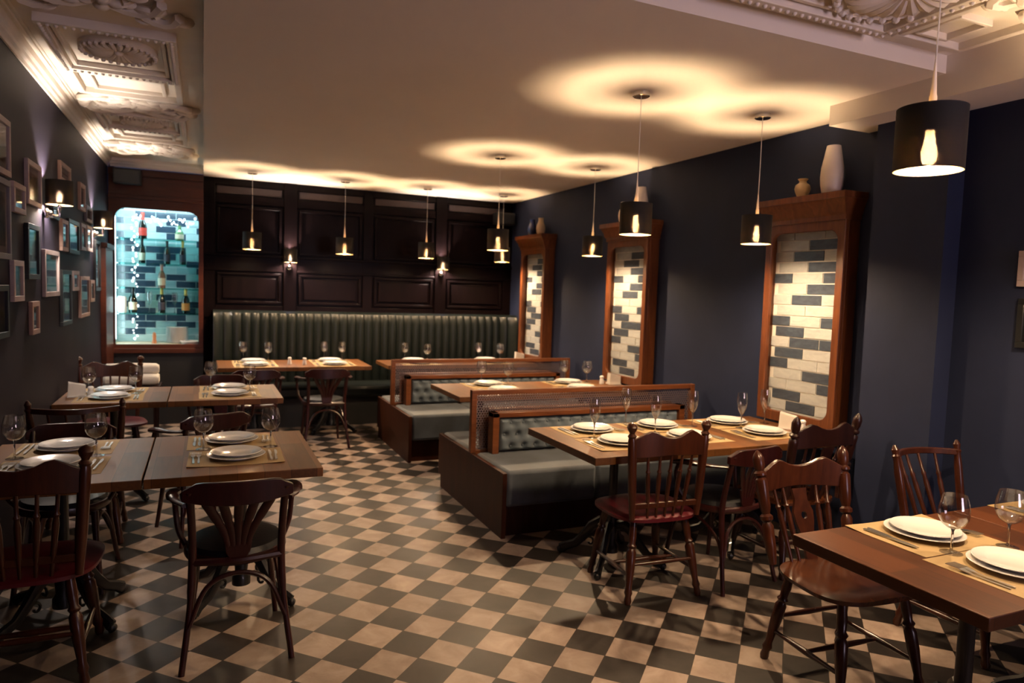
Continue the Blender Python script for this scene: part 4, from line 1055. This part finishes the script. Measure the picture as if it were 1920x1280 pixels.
# ------------------------------------------------------------------ picture frames on the left wall
def picture(label, y0, y1, z0, z1, fm, pic, side='L', bw=.03):
    w, h = (y1-y0), (z1-z0); d = .022
    t = thing('picture_frame', label, 'picture', (XL if side == 'L' else XR, (y0+y1)/2, (z0+z1)/2), 0, 'framed pictures')
    q = Matrix(((0, -1, 0, 0), (1, 0, 0, 0), (0, 0, 1, 0), (0, 0, 0, 1))) if side == 'L' else Matrix(((0, 1, 0, 0), (-1, 0, 0, 0), (0, 0, 1, 0), (0, 0, 0, 1)))
    def tr(mb): mb.v = [tuple(q @ Vector(p)) for p in mb.v]; return mb
    bw = min(bw, w*.22)
    obj('frame', tr(MB().frame(-w/2, w/2, -h/2, h/2, bw, -d, -.0005)), fm, t, bev=.002)
    mt = min(.035, w*.12)
    obj('mount_board', tr(MB().box(-w/2+bw, w/2-bw, -.008, -.001, -h/2+bw, h/2-bw)), M['passe'] if fm is not M['black_frame'] else M['black_frame'], t)
    obj('print', tr(MB().box(-w/2+bw+mt, w/2-bw-mt, -.0088, -.008, -h/2+bw+mt, h/2-bw-mt)), pic, t)
    obj('glazing', tr(MB().box(-w/2+bw, w/2-bw, -.0145, -.0125, -h/2+bw, h/2-bw)), M['pane'], t)
    return t
WF, PF, BF, GF = M['white_frame'], M['pink_frame'], M['black_frame'], M['grey_frame']
for a in ((3.95, 4.41, 2.10, 2.385, WF, M['pic2'], 'white-framed picture cut by the left edge, uppermost there'),
 (3.95, 4.39, 1.68, 2.08, GF, M['pic1'], 'tall grey-framed picture cut by the left edge, second from top'),
 (4.46, 4.73, 1.935, 2.095, WF, M['pic3'], 'small squarish white-framed picture left of the large upper one'),
 (4.79, 5.16, 2.01, 2.265, WF, M['pic2'], 'white-framed picture directly left of the nearer wall sconce'),
 (5.80, 6.22, 2.27, 2.41, PF, M['pic2'], 'pale-framed picture peeking above the nearer sconce shade'),
 (4.77, 5.08, 1.58, 1.90, BF, M['pic3'], 'tall black-framed picture below and left of the nearer sconce'),
 (4.43, 4.66, 1.46, 1.68, WF, M['pic3'], 'narrow white-framed picture low on the wall near the left edge'),
 (5.23, 5.71, 1.47, 1.77, WF, M['pic3'], 'large white-framed picture directly under the nearer sconce'),
 (4.85, 5.05, 1.255, 1.45, PF, M['pic2'], 'small narrow pale-framed picture, lowest of the group'),
 (5.81, 6.20, 1.25, 1.65, BF, M['pic2'], 'tall black-framed picture, lowest of the black frames'),
 (4.02, 4.32, 1.285, 1.55, BF, M['pic1'], 'black-framed picture cut by the left edge, lowest there'),
 (5.83, 6.08, 1.785, 2.01, PF, M['pic2'], 'narrow pale-framed picture left of the black one, right of the nearer sconce'),
 (6.11, 6.58, 1.78, 2.035, BF, M['pic3'], 'black-framed picture right of the nearer sconce at lamp height'),
 (5.51, 5.73, 1.985, 2.08, BF, M['pic3'], 'tiny black-framed picture behind the arm of the nearer sconce'),
 (6.65, 6.92, 2.15, 2.37, PF, M['pic1'], 'narrow pale-framed picture high between the two sconces'),
 (6.97, 7.30, 2.08, 2.22, GF, M['pic2'], 'grey-framed picture just left of the farther sconce, upper one'),
 (7.00, 7.30, 1.83, 2.05, WF, M['pic3'], 'white-framed picture just left of the farther sconce, lower one'),
 (6.68, 6.93, 1.825, 2.045, GF, M['pic1'], 'narrow grey-framed picture between black frame and farther sconce'),
 (6.28, 6.55, 1.495, 1.65, WF, M['pic2'], 'small white-framed picture right of the tallest low black frame'),
 (6.62, 7.10, 1.27, 1.61, PF, M['pic3'], 'larger pale-framed picture low on the wall before the niche'),
 (7.17, 7.42, 1.385, 1.58, PF, M['pic2'], 'small pale-framed picture low on the wall nearest the bar niche'),
 (7.50, 7.84, 1.48, 1.95, BF, M['pic3'], 'tall black-framed picture under the farther sconce by the pilaster')):
    picture(a[6], a[0], a[1], a[2], a[3], a[4], a[5])
picture('pale-framed picture at the right edge of the picture, upper one', 1.9, 2.235, 1.71, 1.89, WF, M['pic2'], 'R')
picture('black-framed picture at the right edge of the picture, lower one', 1.86, 2.22, 1.40, 1.65, BF, M['pic2'], 'R')

# ------------------------------------------------------------------ small things in the bar niche
for i in range(14):
    o = link('stacked_plate', ME_SM); o.location = (-.27, 8.80, .894+i*.0125)
    tag(o, f'white plate in the pile on the niche counter, {"top one" if i == 13 else "bottom one" if i == 0 else "number %d from below" % (i+1)}', 'plate', 'plates piled on the niche counter')
o = obj('serving_dish', MB().lathe([(0, 0), (.09, 0), (.11, .03), (.105, .034), (.085, .008), (0, .006)], 24), M['china'], loc=(-.135, 8.70, .894)); tag(o, 'low white dish at the right end of the niche counter', 'dish')
tag(obj('pepper_mill', MB().lathe([(0, 0), (.024, 0), (.026, .02), (.018, .05), (.022, .085), (.016, .1), (.02, .115), (0, .13)], 16), M['copper'], loc=(-.50, 8.72, .894)), 'small wooden pepper mill on the niche counter', 'pepper mill')
tag(obj('glass_jar', MB().lathe([(0, 0), (.045, 0), (.05, .01), (.05, .16), (.04, .175), (.042, .18), (.047, .16), (.046, .012), (0, .006)], 20), M['china'], loc=(-.825, 8.80, 1.23)), 'white ceramic jar at the left end of the lowest shelf', 'jar')
for x in (-.56, -.30):
    g = copy_thing(PROTO['tulip'], (x, 8.9, 1.23), 0, ('left' if x < -.4 else 'right')+' champagne glass standing at the back of the lowest niche shelf', 'glasses on the niche shelf')
